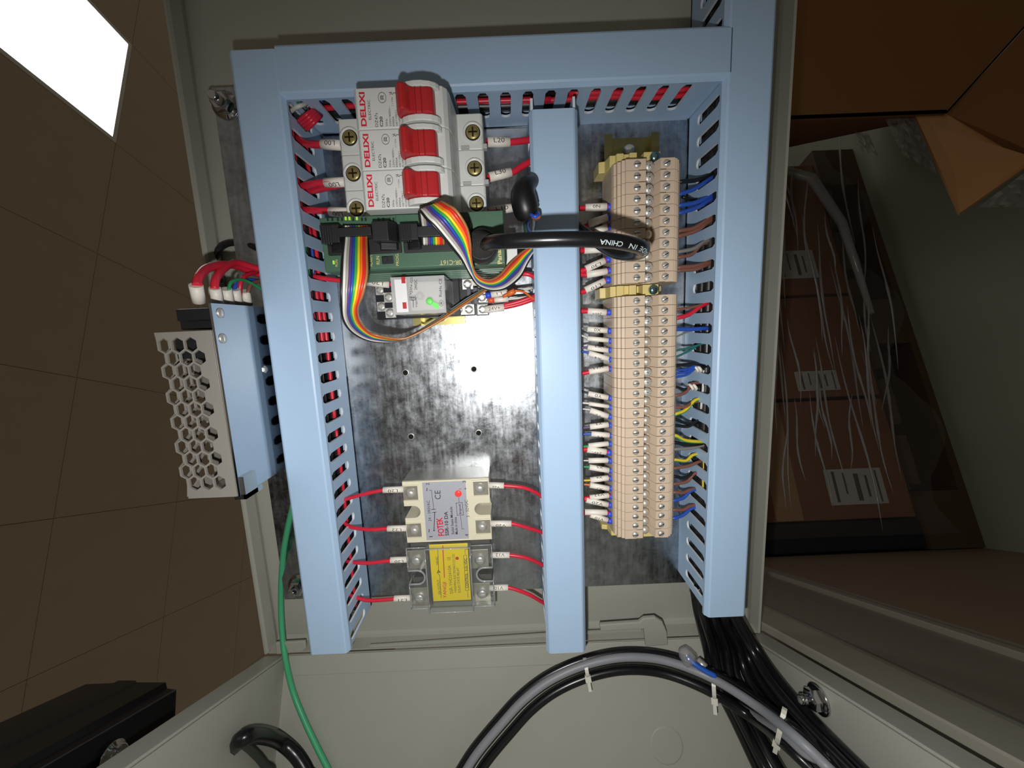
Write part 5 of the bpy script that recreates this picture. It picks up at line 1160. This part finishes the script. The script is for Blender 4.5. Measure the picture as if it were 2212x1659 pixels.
fm = Thing('stretch_wrap', 'clear wrinkled stretch film wound around the cartons on the pallet', 'plastic film', K(PLEN / 2, 116, 0))
mb = MB(); NS, NH = 60, 16; vs = []
for i in range(NS + 1):
    s = 34 + (PLEN - 60) * i / NS
    for j in range(NH + 1):
        h = 70 + 40 * math.sin(i * 0.35) * (1 - j / NH) + (HT - 90) * j / NH
        d = 2 - 9 * abs(math.sin(i * 0.9 + j * 0.5)) * (0.5 + 0.5 * math.sin(i * 0.37)) - 26 * (1 - j / NH) ** 3
        vs.append(K(s, h, d))
mb.add(vs, [(i * (NH + 1) + j, (i + 1) * (NH + 1) + j, (i + 1) * (NH + 1) + j + 1, i * (NH + 1) + j + 1) for i in range(NS) for j in range(NH)], 0, True)
fm.part('film', mb, FILM)
for k in range(46):
    s0 = random.uniform(20, PLEN - 260); L = random.uniform(160, 460); h0 = random.uniform(90, 470) ; dh = random.uniform(-80, -10)
    d = -8 - random.uniform(2, 22)
    pts = [K(s0 + L * f, h0 + dh * f + 4 * math.sin(f * 5 + k), d + 3 * math.sin(f * 7 + k)) for f in (0, .2, .4, .6, .8, 1)]
    fm.part('fold', MB().tube(crom(pts, 3), lambda f: 0.3 + random.uniform(1.8, 3.4) * math.sin(math.pi * f), 5, r2=None), FOLD)
# fold gathered at the far corner of the load
fm.part('gathered_corner', MB().tube([K(PLEN - 30, 560, -6), K(PLEN - 40, 300, -10), K(PLEN - 110, 160, -20), K(PLEN - 260, 120, -26), K(PLEN - 520, 118, -28)], lambda f: 5 + 8 * math.sin(f * 3), 7), FOLD)
# second stack further back
t = Thing('carton', 'dark maroon brown carton on the floor behind the wrapped pallet', 'carton', PX(1745, 300, FX))
a, b = PL(1640, 395, (0, 420, -1250), (0, 0.35, 1)), PL(1806, 262, (0, 420, -1250), (0, 0.35, 1))
t.part('box', MB().hexa([(FX - 1, a.y, a.z), (FX - 1, a.y + 900, a.z - 315), (FX - 1, a.y + 1100, a.z - 900), (FX - 1, a.y, a.z - 900), (a.x - 500, a.y, a.z), (a.x - 500, a.y + 900, a.z - 315), (a.x - 500, a.y + 1100, a.z - 900), (a.x - 500, a.y, a.z - 900)]), M('maroon_cardboard', (116, 70, 52), 0.7, var=0.1, nscale=8), bev=2)
# ---------------------------------------------------------------- open cardboard box above
ob = Thing('cardboard_box', 'large open brown cardboard box with a flap hanging over the wrapped pallet', 'cardboard box', P(1950, 120, -460))
zA = -430
A = [P(u, v, zA) for u, v in ((1600, 262), (1600, -80), (2300, -80), (2260, 8), (2045, 245))]
CARD2 = M('box_cardboard', (140, 98, 58), 0.78, var=0.06, nscale=9)
ob.part('front_panel', MB().slab(A, (0, 0, -6)), CARD2)
ob.part('lower_panel', MB().slab([A[0], A[4], A[4] + Vector((0, 120, -420)), A[0] + Vector((0, 120, -420))], (0, 6, 0)), CARD2)
ob.part('side_panel', MB().slab([A[4], A[3], A[3] + Vector((20, 60, -420)), A[4] + Vector((0, 120, -420))], (-5, -2, 0)), CARD2)
FL = M('lit_flap_cardboard', (200, 150, 100), 0.75, var=0.06, nscale=9)  # paler copy of the box cardboard, ceiling light put into the colour
B0, B1, B2, B3 = P(1978, 250, -436), P(2045, 246, -436), P(2073, 460, -330), P(2250, 336, -330)
ob.part('flap', MB().slab([B0, B1, P(2212, 345, -352), B3, B2], (4, -3, -5)), FL, label='flap folded outward, coloured lighter for the ceiling light on it')
ob.part('flap', MB().slab([B1, P(2262, 8, -424), B3, P(2212, 345, -352)], (4, -3, -5)), CARD2)
# loose film hanging from the box
hf = Thing('plastic_film_scrap', 'crumpled clear film hanging from the cardboard box flap', 'plastic film', P(1960, 300, -450))
def crumple(poly, z, nx, ny, amp, seed):
    random.seed(seed); (u0, v0), (u1, v1), (u2, v2), (u3, v3) = poly; vs = []
    for i in range(nx + 1):
        for j in range(ny + 1):
            f, g = i / nx, j / ny
            u = (u0 * (1 - f) + u1 * f) * (1 - g) + (u3 * (1 - f) + u2 * f) * g; v = (v0 * (1 - f) + v1 * f) * (1 - g) + (v3 * (1 - f) + v2 * f) * g
            vs.append(P(u, v, z + random.uniform(-amp, amp)))
    return MB().add(vs, [(i * (ny + 1) + j, (i + 1) * (ny + 1) + j, (i + 1) * (ny + 1) + j + 1, i * (ny + 1) + j + 1) for i in range(nx) for j in range(ny)])
hf.part('film', crumple([(1912, 257), (1985, 255), (2024, 376), (1950, 335)], -458, 9, 9, 7, 3), FOLD)
hf2 = Thing('plastic_film_scrap', 'small crumpled clear film scrap standing near the far pallet corner', 'plastic film', P(1880, 300, -470))
hf2.part('film', crumple([(1846, 282), (1876, 290), (1898, 338), (1862, 326)], -500, 6, 6, 9, 4), FOLD)
hf3 = Thing('plastic_film_scrap', 'crumpled dark film bulging from under the cardboard flap', 'plastic film', P(2170, 410, -380))
hf3.part('film', crumple([(2112, 448), (2240, 352), (2250, 452), (2180, 448)], -345, 8, 6, 9, 6), FOLD)
